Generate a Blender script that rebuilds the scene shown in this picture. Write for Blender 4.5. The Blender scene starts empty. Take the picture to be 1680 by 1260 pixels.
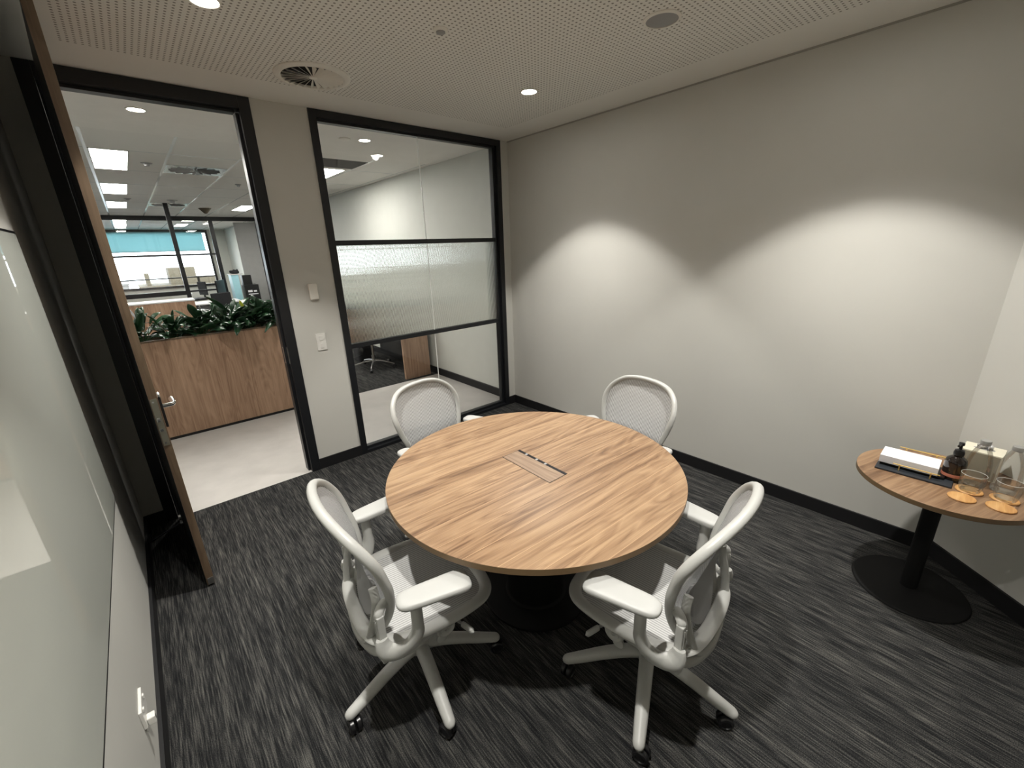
import bpy, bmesh, math, random
from mathutils import Vector, Matrix, noise as mnoise
random.seed(7)
SC = bpy.context.scene
COL = SC.collection
PI = math.pi

# ------------------------------------------------------------------ materials
MATS = {}
def newmat(name):
    m = bpy.data.materials.new(name); m.use_nodes = True
    nt = m.node_tree; b = nt.nodes['Principled BSDF']
    MATS[name] = m
    return m, nt, b
def N(nt, typ, **kw):
    n = nt.nodes.new(typ)
    for k, v in kw.items():
        if k.startswith('i_'): n.inputs[k[2:].replace('_', ' ')].default_value = v
        else: setattr(n, k, v)
    return n
def L(nt, a, ao, b, bi): nt.links.new(a.outputs[ao], b.inputs[bi])
def ramp(nt, stops, interp='LINEAR'):
    r = nt.nodes.new('ShaderNodeValToRGB'); r.color_ramp.interpolation = interp
    el = r.color_ramp.elements
    while len(el) < len(stops): el.new(0.5)
    for e, (p, c) in zip(el, stops):
        e.position = p; e.color = (*c, 1) if len(c) == 3 else c
    return r
def math_(nt, op, a=None, b=None, av=None, bv=None):
    n = nt.nodes.new('ShaderNodeMath'); n.operation = op
    if a is not None: nt.links.new(a, n.inputs[0])
    if b is not None: nt.links.new(b, n.inputs[1])
    if av is not None: n.inputs[0].default_value = av
    if bv is not None: n.inputs[1].default_value = bv
    return n.outputs[0]
def plain(name, col, rough=.5, metal=0., spec=.5, var=0.0, scale=8., bump=0., bscale=300., coat=0.):
    m, nt, b = newmat(name)
    b.inputs['Base Color'].default_value = (*col, 1)
    b.inputs['Roughness'].default_value = rough
    b.inputs['Metallic'].default_value = metal
    b.inputs['Specular IOR Level'].default_value = spec
    b.inputs['Coat Weight'].default_value = coat
    tc = N(nt, 'ShaderNodeTexCoord')
    n = N(nt, 'ShaderNodeTexNoise', i_Scale=scale, i_Detail=4.)
    L(nt, tc, 'Object', n, 'Vector')
    v = var or .04
    r = ramp(nt, [(.3, tuple(c*(1-v) for c in col)), (.7, tuple(min(1, c*(1+v)) for c in col))])
    L(nt, n, 'Fac', r, 'Fac'); L(nt, r, 'Color', b, 'Base Color')
    if bump:
        n2 = N(nt, 'ShaderNodeTexNoise', i_Scale=bscale, i_Detail=2.)
        L(nt, tc, 'Object', n2, 'Vector')
        bp = N(nt, 'ShaderNodeBump', i_Strength=bump, i_Distance=.001)
        L(nt, n2, 'Fac', bp, 'Height'); L(nt, bp, 'Normal', b, 'Normal')
    return m
def wood(name, dark, mid, light, along=0, across=1, plank=.105, rough=.42, seam=.6, rot=0.):
    m, nt, b = newmat(name)
    tc = N(nt, 'ShaderNodeTexCoord')
    mp = N(nt, 'ShaderNodeMapping'); mp.inputs['Rotation'].default_value = (0, 0, rot)
    L(nt, tc, 'Object', mp, 'Vector')
    sp = N(nt, 'ShaderNodeSeparateXYZ'); L(nt, mp, 'Vector', sp, 'Vector')
    al, ac = sp.outputs[along], sp.outputs[across]
    other = sp.outputs[3-along-across]
    q = math_(nt, 'DIVIDE', ac, bv=plank)
    idn = math_(nt, 'FLOOR', q)
    fr = math_(nt, 'FRACT', q)
    wn = N(nt, 'ShaderNodeTexWhiteNoise', noise_dimensions='1D'); nt.links.new(idn, wn.inputs['W'])
    off = math_(nt, 'MULTIPLY', wn.outputs['Value'], bv=13.)
    a2 = math_(nt, 'ADD', al, off)
    def vec(sa, sc):
        c = N(nt, 'ShaderNodeCombineXYZ')
        nt.links.new(math_(nt, 'MULTIPLY', a2, bv=sa), c.inputs[0])
        nt.links.new(math_(nt, 'MULTIPLY', ac, bv=sc), c.inputs[1])
        nt.links.new(math_(nt, 'MULTIPLY', other, bv=1.), c.inputs[2])
        return c.outputs[0]
    n1 = N(nt, 'ShaderNodeTexNoise', i_Scale=1., i_Detail=5., i_Roughness=.62, i_Distortion=.35)
    nt.links.new(vec(1.0, 34.), n1.inputs['Vector'])
    n2 = N(nt, 'ShaderNodeTexNoise', i_Scale=1., i_Detail=3., i_Roughness=.7)
    nt.links.new(vec(5., 260.), n2.inputs['Vector'])
    n3 = N(nt, 'ShaderNodeTexNoise', i_Scale=1., i_Detail=2., i_Distortion=.8)
    nt.links.new(vec(1.3, 9.), n3.inputs['Vector'])
    # cathedral rings from the slow noise
    rg = math_(nt, 'FRACT', math_(nt, 'MULTIPLY', n3.outputs['Fac'], bv=7.))
    rg = math_(nt, 'ABSOLUTE', math_(nt, 'SUBTRACT', rg, bv=.5))
    s = math_(nt, 'ADD', math_(nt, 'MULTIPLY', n1.outputs['Fac'], bv=.62), math_(nt, 'MULTIPLY', n2.outputs['Fac'], bv=.22))
    s = math_(nt, 'ADD', s, math_(nt, 'MULTIPLY', rg, bv=.26))
    s = math_(nt, 'ADD', s, math_(nt, 'MULTIPLY', wn.outputs['Value'], bv=.12))
    r = ramp(nt, [(.36, dark), (.50, mid), (.66, light)])
    nt.links.new(s, r.inputs['Fac'])
    sm = math_(nt, 'LESS_THAN', fr, bv=.022)
    mx = N(nt, 'ShaderNodeMix', data_type='RGBA')
    nt.links.new(math_(nt, 'MULTIPLY', sm, bv=seam), mx.inputs['Factor'])
    nt.links.new(r.outputs['Color'], mx.inputs[6]); mx.inputs[7].default_value = (*[min(1, c*1.25) for c in light], 1)
    nt.links.new(mx.outputs[2], b.inputs['Base Color'])
    b.inputs['Roughness'].default_value = rough
    bp = N(nt, 'ShaderNodeBump', i_Strength=.08, i_Distance=.001)
    nt.links.new(n2.outputs['Fac'], bp.inputs['Height']); L(nt, bp, 'Normal', b, 'Normal')
    return m
def emis(name, col, st):
    m = bpy.data.materials.new(name); m.use_nodes = True; nt = m.node_tree; nt.nodes.clear()
    o = N(nt, 'ShaderNodeOutputMaterial'); e = N(nt, 'ShaderNodeEmission'); e.inputs[0].default_value = (*col, 1); e.inputs[1].default_value = st
    L(nt, e, 0, o, 0); MATS[name] = m; return m
def clearglass(name, tint=(1, 1, 1), refl=1.0):
    m = bpy.data.materials.new(name); m.use_nodes = True; nt = m.node_tree; nt.nodes.clear()
    o = N(nt, 'ShaderNodeOutputMaterial'); t = N(nt, 'ShaderNodeBsdfTransparent'); t.inputs[0].default_value = (*tint, 1)
    g = N(nt, 'ShaderNodeBsdfGlossy'); g.inputs['Roughness'].default_value = .01
    f = N(nt, 'ShaderNodeFresnel'); f.inputs[0].default_value = 1.45
    mx = N(nt, 'ShaderNodeMixShader')
    nt.links.new(math_(nt, 'MULTIPLY', f.outputs[0], bv=refl), mx.inputs[0]); L(nt, t, 0, mx, 1); L(nt, g, 0, mx, 2); L(nt, mx, 0, o, 0)
    MATS[name] = m; return m

WALLC = (.565, .557, .518)
M_wall = plain('wall_paint', WALLC, .7, var=.02, scale=2., bump=.12, bscale=420.)
M_ceil_plain = plain('ceiling_paint', (.80, .78, .74), .8, var=.02)
M_hallwall = plain('hall_paint', (.60, .61, .565), .65, var=.02)
M_black = plain('black_powdercoat', (.008, .009, .011), .38, bump=.05)
M_bmatte = plain('black_matte_steel', (.005, .005, .005), .65, spec=.2)
M_skirt = plain('black_skirting', (.004, .004, .005), .6)
M_doorblack = plain('door_black_laminate', (.007, .011, .017), .35)
M_chair = plain('chair_light_grey_plastic', (.43, .43, .41), .42, var=.02, bump=.05)
M_pad = plain('armpad_soft_grey', (.39, .39, .375), .5, var=.02)
M_caster = plain('caster_black', (.008, .008, .009), .3)
M_steel = plain('brushed_steel', (.55, .54, .52), .3, metal=1.)
M_chrome = plain('chrome', (.7, .7, .7), .12, metal=1.)
M_brass = plain('brass', (.95, .68, .25), .42, metal=1.)
M_lock = plain('lock_plate_metal', (.30, .29, .24), .35, metal=.8)
M_white = plain('white_plastic', (.75, .74, .70), .35)
M_ceilfix = plain('ceiling_fitting_white', (.78, .76, .70), .5)
M_fixgrey = plain('ceiling_fitting_grey', (.30, .30, .30), .5)
M_ventdark = plain('vent_cavity', (.012, .012, .012), .8)
M_paper = plain('white_paper', (.75, .75, .78), .8, var=.02)
M_slate = plain('dark_slate', (.022, .026, .032), .5)
M_amber = plain('dark_amber_glass', (.010, .006, .005), .06, coat=.5)
M_pink = plain('pink_label', (.55, .20, .13), .5)
M_card = plain('cream_card', (.72, .68, .55), .6)
M_coaster = wood('coaster_wood', (.42, .20, .06), (.55, .29, .10), (.66, .40, .17), 0, 1, 1., .5, 0.)
M_table = wood('walnut_laminate', (.120, .066, .035), (.225, .137, .076), (.325, .214, .122), 0, 1, .1065, .38, .8, rot=math.radians(2.6))
M_table2 = wood('walnut_laminate_side', (.13, .07, .037), (.215, .125, .068), (.31, .195, .11), 0, 1, .12, .4, .5, rot=.3)
M_edge = plain('oak_edge_band', (.17, .11, .055), .5, var=.1)
M_dooredge = wood('door_edge_timber', (.08, .052, .030), (.115, .076, .046), (.15, .102, .064), 2, 0, 1., .5, 0.)
M_planter = wood('planter_walnut_veneer', (.24, .14, .088), (.34, .21, .135), (.44, .285, .19), 2, 0, .31, .5, .3)
M_glass = clearglass('clear_glass')
M_vinyl = plain('hall_vinyl', (.46, .44, .415), .45, var=.07, scale=5.)
M_soil = plain('potting_soil', (.012, .009, .007), .9)
M_lamp = emis('lamp_diffuser', (1., .95, .86), 60.)
M_panel = emis('troffer_diffuser', (1., .97, .9), 42.)
M_greydoor = plain('grey_door_paint', (.42, .42, .41), .5)
M_desk = plain('desk_white', (.65, .66, .66), .5)
M_darkfab = plain('dark_grey_fabric', (.02, .021, .024), .9)
M_yel = plain('young_leaf_yellow', (.55, .60, .05), .5)
M_bw = plain('distant_render_white', (.19, .18, .165), .8)
M_bt = plain('distant_render_tan', (.075, .060, .036), .8)
M_bd = plain('distant_windows', (.05, .045, .04), .5)
M_bg = plain('distant_foliage', (.012, .028, .028), .8)
M_seal = plain('silicone_joint', (.88, .90, .86), .3)
M_blackedge = plain('black_board_edge', (.006, .006, .007), .4)

# glass whiteboard: back painted glass, glossy
m, nt, b = newmat('back_painted_glass'); M_board = m
b.inputs['Base Color'].default_value = (.60, .62, .56, 1); b.inputs['Roughness'].default_value = .6
b.inputs['Coat Weight'].default_value = 1.; b.inputs['Coat Roughness'].default_value = .02; b.inputs['Coat IOR'].default_value = 1.5

# carpet
m, nt, b = newmat('striated_carpet'); M_carpet = m
tc = N(nt, 'ShaderNodeTexCoord')
mp = N(nt, 'ShaderNodeMapping'); mp.inputs['Scale'].default_value = (185, 7., 1); L(nt, tc, 'Object', mp, 'Vector')
n1 = N(nt, 'ShaderNodeTexNoise', i_Scale=1., i_Detail=2., i_Roughness=.6, i_Distortion=.25); L(nt, mp, 'Vector', n1, 'Vector')
mp2 = N(nt, 'ShaderNodeMapping'); mp2.inputs['Scale'].default_value = (28, 1.6, 1); L(nt, tc, 'Object', mp2, 'Vector')
n2 = N(nt, 'ShaderNodeTexNoise', i_Scale=1., i_Detail=2.); L(nt, mp2, 'Vector', n2, 'Vector')
n3 = N(nt, 'ShaderNodeTexNoise', i_Scale=330., i_Detail=1.); L(nt, tc, 'Object', n3, 'Vector')
s = math_(nt, 'ADD', math_(nt, 'MULTIPLY', n1.outputs['Fac'], bv=.56), math_(nt, 'MULTIPLY', n2.outputs['Fac'], bv=.22))
s = math_(nt, 'ADD', s, math_(nt, 'MULTIPLY', n3.outputs['Fac'], bv=.34))
r = ramp(nt, [(.45, (.008, .0082, .009)), (.55, (.022, .022, .022)), (.64, (.060, .059, .055)), (.76, (.13, .125, .112))])
nt.links.new(s, r.inputs['Fac']); L(nt, r, 'Color', b, 'Base Color'); b.inputs['Roughness'].default_value = .95
b.inputs['Specular IOR Level'].default_value = .1
bp = N(nt, 'ShaderNodeBump', i_Strength=.5, i_Distance=.003); nt.links.new(s, bp.inputs['Height']); L(nt, bp, 'Normal', b, 'Normal')

# perforated ceiling: 25 mm square grid of round holes with a plain margin
m, nt, b = newmat('perforated_plasterboard'); M_perf = m
tc = N(nt, 'ShaderNodeTexCoord'); sp = N(nt, 'ShaderNodeSeparateXYZ'); L(nt, tc, 'Object', sp, 'Vector')
def cell(o, ph):
    f = math_(nt, 'FRACT', math_(nt, 'ADD', math_(nt, 'DIVIDE', o, bv=.025), bv=ph))
    return math_(nt, 'SUBTRACT', f, bv=.5)
cx, cy = cell(sp.outputs[0], .02), cell(sp.outputs[1], .44)
d2 = math_(nt, 'ADD', math_(nt, 'MULTIPLY', cx, cx), math_(nt, 'MULTIPLY', cy, cy))
hole = math_(nt, 'LESS_THAN', d2, bv=.046)
def inside(o, lo, hi): return math_(nt, 'MULTIPLY', math_(nt, 'GREATER_THAN', o, bv=lo), math_(nt, 'LESS_THAN', o, bv=hi))
msk = math_(nt, 'MULTIPLY', inside(sp.outputs[0], -3.05, -.325), inside(sp.outputs[1], -3.8, -.36))
hole = math_(nt, 'MULTIPLY', hole, msk)
mx = N(nt, 'ShaderNodeMix', data_type='RGBA'); nt.links.new(hole, mx.inputs['Factor'])
mx.inputs[6].default_value = (.80, .79, .745, 1); mx.inputs[7].default_value = (.27, .26, .23, 1)
nt.links.new(mx.outputs[2], b.inputs['Base Color']); b.inputs['Roughness'].default_value = .8

# woven mesh of the chairs: stripes along the local Y of the part, partly open
def mesh_fabric(name, axis, col, alpha):
    m, nt, b = newmat(name)
    tc = N(nt, 'ShaderNodeTexCoord'); sp = N(nt, 'ShaderNodeSeparateXYZ'); L(nt, tc, 'Object', sp, 'Vector')
    f = math_(nt, 'FRACT', math_(nt, 'DIVIDE', sp.outputs[axis], bv=.0105))
    st = math_(nt, 'GREATER_THAN', f, bv=.42)
    mx = N(nt, 'ShaderNodeMix', data_type='RGBA'); nt.links.new(st, mx.inputs['Factor'])
    mx.inputs[6].default_value = (*[c*.62 for c in col], 1); mx.inputs[7].default_value = (*col, 1)
    nt.links.new(mx.outputs[2], b.inputs['Base Color']); b.inputs['Roughness'].default_value = .7
    a = math_(nt, 'ADD', math_(nt, 'MULTIPLY', st, bv=1-alpha), bv=alpha)
    a = math_(nt, 'MULTIPLY', a, bv=.93)
    nt.links.new(a, b.inputs['Alpha'])
    return m
M_meshback = mesh_fabric('woven_mesh_back', 0, (.50, .50, .50), .62)
M_meshseat = mesh_fabric('woven_mesh_seat', 0, (.50, .50, .49), .96)

# ceiling tiles 1200 x 600
m, nt, b = newmat('office_ceiling_tiles'); M_tile = m
tc = N(nt, 'ShaderNodeTexCoord'); sp = N(nt, 'ShaderNodeSeparateXYZ'); L(nt, tc, 'Object', sp, 'Vector')
def line(o, off, pitch, w):
    f = math_(nt, 'FRACT', math_(nt, 'DIVIDE', math_(nt, 'SUBTRACT', o, bv=off), bv=pitch))
    return math_(nt, 'LESS_THAN', f, bv=w/pitch)
la = line(sp.outputs[0], -3.10, .6, .024); lb = line(sp.outputs[1], 2.19, 1.2, .024)
ln = math_(nt, 'MAXIMUM', la, lb)
mx = N(nt, 'ShaderNodeMix', data_type='RGBA'); nt.links.new(ln, mx.inputs['Factor'])
mx.inputs[6].default_value = (.76, .74, .70, 1); mx.inputs[7].default_value = (.90, .93, .93, 1)
nt.links.new(mx.outputs[2], b.inputs['Base Color']); nt.links.new(math_(nt, 'SUBTRACT', b=math_(nt, 'MULTIPLY', ln, bv=.46), av=.6), b.inputs['Roughness'])

# foliage
m, nt, b = newmat('glossy_dark_leaf'); M_leaf = m
tc = N(nt, 'ShaderNodeTexCoord'); n = N(nt, 'ShaderNodeTexNoise', i_Scale=14., i_Detail=2.); L(nt, tc, 'Object', n, 'Vector')
r = ramp(nt, [(.3, (.008, .028, .013)), (.6, (.022, .07, .028)), (.8, (.06, .13, .05))]); L(nt, n, 'Fac', r, 'Fac'); L(nt, r, 'Color', b, 'Base Color')
b.inputs['Roughness'].default_value = .3

# blind fabric
m = bpy.data.materials.new('blind_fabric'); m.use_nodes = True; nt = m.node_tree; nt.nodes.clear(); M_blind = m
o = N(nt, 'ShaderNodeOutputMaterial'); t = N(nt, 'ShaderNodeBsdfTranslucent'); t.inputs[0].default_value = (.46, .68, .70, 1)
d = N(nt, 'ShaderNodeBsdfDiffuse'); d.inputs[0].default_value = (.4, .55, .57, 1); mxs = N(nt, 'ShaderNodeMixShader'); mxs.inputs[0].default_value = .3
L(nt, t, 0, mxs, 1); L(nt, d, 0, mxs, 2); L(nt, mxs, 0, o, 0)
# vessel glass and fluted glass
def realglass(name, rough, ior=1.45, col=(1, 1, 1)):
    m, nt, b = newmat(name)
    b.inputs['Base Color'].default_value = (*col, 1); b.inputs['Roughness'].default_value = rough
    b.inputs['IOR'].default_value = ior; b.inputs['Transmission Weight'].default_value = 1.
    return m
M_flute = realglass('fluted_glass', .04, 1.45, (.97, .99, .97))
M_vessel = clearglass('thin_vessel_glass', (.965, .972, .965), .6)
M_rim_highlight = plain('pale_glass_rim_highlight', (.62, .64, .62), .15)  # pale ground edge of the tumblers, with the rim highlight painted into its colour
M_cap = plain('satin_aluminium', (.50, .50, .49), .38, metal=.7)

# ------------------------------------------------------------------ mesh helpers
def link(name, me, mats, parent=None, smooth=True):
    o = bpy.data.objects.new(name, me); COL.objects.link(o)
    if not isinstance(mats, (list, tuple)): mats = [mats]
    for m in mats: me.materials.append(m)
    if smooth:
        for p in me.polygons: p.use_smooth = True
        try: me.set_sharp_from_angle(angle=math.radians(38))
        except Exception: pass
    if parent is not None: o.parent = parent
    return o
def bm_obj(name, bm, mats, parent=None, smooth=True):
    me = bpy.data.meshes.new(name); bmesh.ops.recalc_face_normals(bm, faces=bm.faces); bm.to_mesh(me); bm.free()
    o = link(name, me, mats, parent, smooth)
    if smooth and len(me.polygons) < 4000:
        wn = o.modifiers.new('face_weighted_normals', 'WEIGHTED_NORMAL'); wn.keep_sharp = True; wn.weight = 60
    return o
def add_box(bm, x0, x1, y0, y1, z0, z1, bev=0., mi=0, mat=None, seg=2):
    g = bmesh.ops.create_cube(bm, size=1.)
    vs = g['verts']
    M = Matrix.Translation(((x0+x1)/2, (y0+y1)/2, (z0+z1)/2)) @ Matrix.Diagonal((abs(x1-x0), abs(y1-y0), abs(z1-z0), 1))
    if mat is not None: M = mat @ M
    bmesh.ops.transform(bm, matrix=M, verts=vs)
    fs = {f for v in vs for f in v.link_faces}
    for f in fs: f.material_index = mi
    if bev > 0:
        es = list({e for v in vs for e in v.link_edges})
        r = bmesh.ops.bevel(bm, geom=es, offset=bev, segments=seg, profile=.6, affect='EDGES')
        for f in r['faces']: f.material_index = mi
def box(name, x0, x1, y0, y1, z0, z1, mat, parent=None, bev=0.):
    bm = bmesh.new(); add_box(bm, x0, x1, y0, y1, z0, z1, bev); return bm_obj(name, bm, mat, parent)
def lathe(bm, prof, seg=32, c=(0, 0, 0), mi=0, mat=None):
    rows = []
    for r, z in prof:
        if r < 1e-5: rows.append([bm.verts.new((c[0], c[1], c[2]+z))])
        else: rows.append([bm.verts.new((c[0]+r*math.cos(2*PI*k/seg), c[1]+r*math.sin(2*PI*k/seg), c[2]+z)) for k in range(seg)])
    for a, b2 in zip(rows, rows[1:]):
        for k in range(seg):
            k2 = (k+1) % seg
            q = [a[k % len(a)], a[k2 % len(a)], b2[k2 % len(b2)], b2[k % len(b2)]]
            q2 = []
            for v in q:
                if v not in q2: q2.append(v)
            if len(q2) >= 3:
                f = bm.faces.new(q2); f.material_index = mi
    if mat is not None:
        bmesh.ops.transform(bm, matrix=mat, verts=[v for row in rows for v in row])
def catmull(pts, n, closed=False):
    P = [Vector(p) for p in pts]; out = []; m = len(P)
    rng = range(m if closed else m-1)
    for i in rng:
        p0 = P[(i-1) % m] if closed or i > 0 else P[0]; p1 = P[i]; p2 = P[(i+1) % m]
        p3 = P[(i+2) % m] if closed or i+2 < m else P[-1]
        for k in range(n):
            t = k/n
            out.append(.5*((2*p1)+(-p0+p2)*t+(2*p0-5*p1+4*p2-p3)*t*t+(-p0+3*p1-3*p2+p3)*t**3))
    if not closed: out.append(P[-1].copy())
    return out
def sweep(bm, pts, rad, seg=10, closed=False, up=None, mi=0, caps=True):
    """rad: float, (a,b) or a list of (a,b) per point: half sizes along side and along normal"""
    n = len(pts); P = [Vector(p) for p in pts]; rows = []
    T = []
    for i in range(n):
        a = P[(i-1) % n] if closed or i > 0 else P[i]; b = P[(i+1) % n] if closed or i < n-1 else P[i]
        t = (b-a); T.append(t.normalized() if t.length > 1e-9 else Vector((0, 0, 1)))
    ref = Vector(up) if up is not None else None
    if ref is None:
        nrm = T[0].orthogonal().normalized()
    for i in range(n):
        if ref is not None:
            u = ref - T[i]*ref.dot(T[i])
            nn = u.normalized() if u.length > 1e-6 else T[i].orthogonal().normalized()
        else:
            nrm = (nrm - T[i]*nrm.dot(T[i])).normalized(); nn = nrm
        s = T[i].cross(nn)
        r = rad[i] if isinstance(rad, list) else rad
        if not isinstance(r, (tuple, list)): r = (r, r)
        rows.append([bm.verts.new(P[i]+s*(r[0]*math.cos(2*PI*k/seg))+nn*(r[1]*math.sin(2*PI*k/seg))) for k in range(seg)])
    rng = range(n) if closed else range(n-1)
    for i in rng:
        a, b = rows[i], rows[(i+1) % n]
        for k in range(seg):
            f = bm.faces.new([a[k], a[(k+1) % seg], b[(k+1) % seg], b[k]]); f.material_index = mi
    if caps and not closed:
        for row, s in ((rows[0], -1), (rows[-1], 1)):
            try: bm.faces.new(row if s > 0 else row[::-1]).material_index = mi
            except Exception: pass
    return rows
def capsule_r(n, r, a=.15):
    """radii with rounded ends"""
    out = []
    for i in range(n):
        t = i/(n-1); e = min(t, 1-t)/a
        k = math.sqrt(max(.02, 1-(1-min(1, e))**2)); rr = r(t) if callable(r) else r
        if not isinstance(rr, (tuple, list)): rr = (rr, rr)
        out.append((rr[0]*k, rr[1]*k))
    return out
def prism(bm, poly, z0, z1, mi=0):
    a = [bm.verts.new((x, y, z0)) for x, y in poly]; b = [bm.verts.new((x, y, z1)) for x, y in poly]
    n = len(poly)
    for k in range(n): bm.faces.new([a[k], a[(k+1) % n], b[(k+1) % n], b[k]]).material_index = mi
    bm.faces.new(a[::-1]).material_index = mi; bm.faces.new(b).material_index = mi
def empty(name, loc=(0, 0, 0), rz=0.):
    o = bpy.data.objects.new(name, None); COL.objects.link(o); o.location = loc; o.rotation_euler = (0, 0, rz)
    o.empty_display_size = .1
    return o
def tag(o, label, cat, group=None, kind=None):
    o['label'] = label; o['category'] = cat
    if group: o['group'] = group
    if kind: o['kind'] = kind
    return o
def struct(o): o['kind'] = 'structure'; return o
def copy_tree(o, parent=None):
    c = o.copy(); COL.objects.link(c)
    if parent is not None: c.parent = parent
    for ch in list(o.children): copy_tree(ch, c)
    return c
H = 2.70

# ------------------------------------------------------------------ meeting room shell
T = .12
bm = bmesh.new(); add_box(bm, -3.47, .0, -4.6, -.0, -.05, 0); struct(bm_obj('floor', bm, M_carpet))
bm = bmesh.new(); add_box(bm, -3.47, .12, -4.6, -.0, H, H+.05); struct(bm_obj('ceiling', bm, M_perf))
# back wall: left piece, pier, right piece, heads
bm = bmesh.new()
add_box(bm, -3.47, -3.242, 0, T, 0, H)
add_box(bm, -2.2112, -1.852, 0, T, 0, H)
add_box(bm, -.098, 0, 0, T, 0, H)
struct(bm_obj('wall_back', bm, M_wall))
bm = bmesh.new(); add_box(bm, 0, .12, -3.62, T, 0, H); struct(bm_obj('wall_right', bm, M_wall))
bm = bmesh.new(); add_box(bm, -3.47, -3.35, -4.6, 0, 0, H); struct(bm_obj('wall_left', bm, M_wall))
ang = (-.676, -.737)
L2 = 1.5
n_ = (.737, -.676)
bm = bmesh.new(); prism(bm, [(0, -3.5), (ang[0]*L2, -3.5+ang[1]*L2), (ang[0]*L2+n_[0]*.12, -3.5+ang[1]*L2+n_[1]*.12), (n_[0]*.12, -3.5+n_[1]*.12)], 0, H)
struct(bm_obj('wall_angled', bm, M_wall))
bm = bmesh.new(); add_box(bm, -3.47, -1.0, -4.7, -4.6, 0, H); struct(bm_obj('wall_front', bm, M_wall))
def skirt(name, poly, h=.09): 
    bm = bmesh.new(); prism(bm, poly, 0.0, h); struct(bm_obj(name, bm, M_skirt, smooth=False))
skirt('baseboard_back', [(-2.2112, -.013), (-1.852, -.013), (-1.852, 0), (-2.2112, 0)])
skirt('baseboard_back_corner', [(-.098, -.013), (-.013, -.013), (-.013, 0), (-.098, 0)])
skirt('baseboard_back_left', [(-3.337, -.013), (-3.242, -.013), (-3.242, 0), (-3.337, 0)])
skirt('baseboard_right', [(0, 0), (-.013, 0), (-.013, -3.495), (0, -3.5)])
skirt('baseboard_left', [(-3.35, -4.6), (-3.337, -4.6), (-3.337, 0), (-3.35, 0)])
skirt('baseboard_angled', [(0, -3.5), (ang[0]*L2, -3.5+ang[1]*L2), (ang[0]*L2-n_[0]*.013, -3.5+ang[1]*L2-n_[1]*.013), (-.013, -3.495)])
# shadow line trim at the top of the right wall
bm = bmesh.new(); add_box(bm, -.004, 0, -3.5, 0, H-.01, H); struct(bm_obj('trim_1', bm, plain('shadow_trim', (.34, .33, .30), .8)))

# glazed partition: window_1
W = empty('window_1', (0, 0, 0)); struct(W)
FY0, FY1 = -.012, .105
bm = bmesh.new()
add_box(bm, -1.852, -1.800, FY0, FY1, 0, H-.002, .002)
add_box(bm, -.150, -.098, FY0, FY1, 0, H-.002, .002)
add_box(bm, -1.800, -.150, FY0, FY1, H-.054, H-.002, .002)
add_box(bm, -1.800, -.150, FY0, FY1, 0, .028, .002)
# glazing beads
for yy in (.02,):
    add_box(bm, -1.800, -1.788, yy, yy+.055, .028, H-.054)
    add_box(bm, -.178, -.150, yy, yy+.055, .028, H-.054, .002)
    add_box(bm, -1.788, -.178, yy, yy+.055, H-.070, H-.054)
    add_box(bm, -1.788, -.178, yy, yy+.055, .028, .052, .002)
struct(bm_obj('window_frame', bm, M_black, W))
for zc in (1.80, .975):
    bm = bmesh.new(); add_box(bm, -1.79, -.176, .030, .046, zc-.019, zc+.019, .001); add_box(bm, -1.79, -.176, .062, .072, zc-.019, zc+.019, .001)
    bm_obj('glazing_bar', bm, M_black, W)
for (xa, xb) in ((-1.79, -.9665), (-.9615, -.176)):
    bm = bmesh.new(); add_box(bm, xa, xb, .050, .0505, 1.815, 2.635); add_box(bm, xa, xb, .050, .0505, .05, .96)
    bm_obj('clear_pane', bm, M_glass, W, smooth=False)
    # fluted pane: real vertical ribs on one face
    bm = bmesh.new(); pitch = .0098; nfl = int((xb-xa)/pitch); sub = 8
    f0 = []; f1 = []; g0 = []; g1 = []
    z0, z1 = .99, 1.785
    nn = nfl*sub
    for k in range(nn+1):
        x = xa+(xb-xa)*k/nn; ph = (k % sub)/sub
        y = .050-.0034*math.sin(PI*ph) if k < nn else .050
        f0.append(bm.verts.new((x, y, z0))); f1.append(bm.verts.new((x, y, z1)))
        g0.append(bm.verts.new((x, .055, z0))); g1.append(bm.verts.new((x, .055, z1)))
    for k in range(nn):
        bm.faces.new([f0[k], f0[k+1], f1[k+1], f1[k]]); bm.faces.new([g0[k+1], g0[k], g1[k], g1[k+1]])
        bm.faces.new([f0[k+1], f0[k], g0[k], g0[k+1]]); bm.faces.new([f1[k], f1[k+1], g1[k+1], g1[k]])
    bm.faces.new([f0[0], f1[0], g1[0], g0[0]]); bm.faces.new([f0[-1], g0[-1], g1[-1], f1[-1]])
    bm_obj('fluted_pane', bm, M_flute, W)
bm = bmesh.new(); add_box(bm, -.9665, -.9615, .048, .057, .05, 2.635); bm_obj('joint_seal', bm, M_seal, W)

# door frame and open leaf: door_1
D = empty('door_1', (0, 0, 0)); struct(D)
bm = bmesh.new()
add_box(bm, -3.242, -3.180, FY0, FY1, 0, H-.002, .002)
add_box(bm, -2.297+.018, -2.2112, FY0, FY1, 0, H-.002, .002)
add_box(bm, -2.297, -2.279, .035, FY1, 0, 2.61, .002)
add_box(bm, -3.180, -2.279, FY0, FY1, 2.628, H-.002, .002)
add_box(bm, -3.180, -2.297, .035, FY1, 2.61, 2.628, .002)
add_box(bm, -3.180, -3.162, .035, FY1, 0, 2.61, .002)
bm_obj('door_frame', bm, M_black, D)
bm = bmesh.new(); add_box(bm, -2.2985, -2.2965, .045, .062, .93, 1.06); add_box(bm, -2.281, -2.2785, .0, .03, .93, 1.06, .0005)
bm_obj('strike_plate', bm, M_steel, D)
leaf = empty('door_leaf', (-3.152, -.016, 0), math.radians(3.15)); leaf.parent = D
LW = .922
bm = bmesh.new(); add_box(bm, -.0135, .0205, -LW, 0, .012, 2.645, .001, 0)
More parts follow.
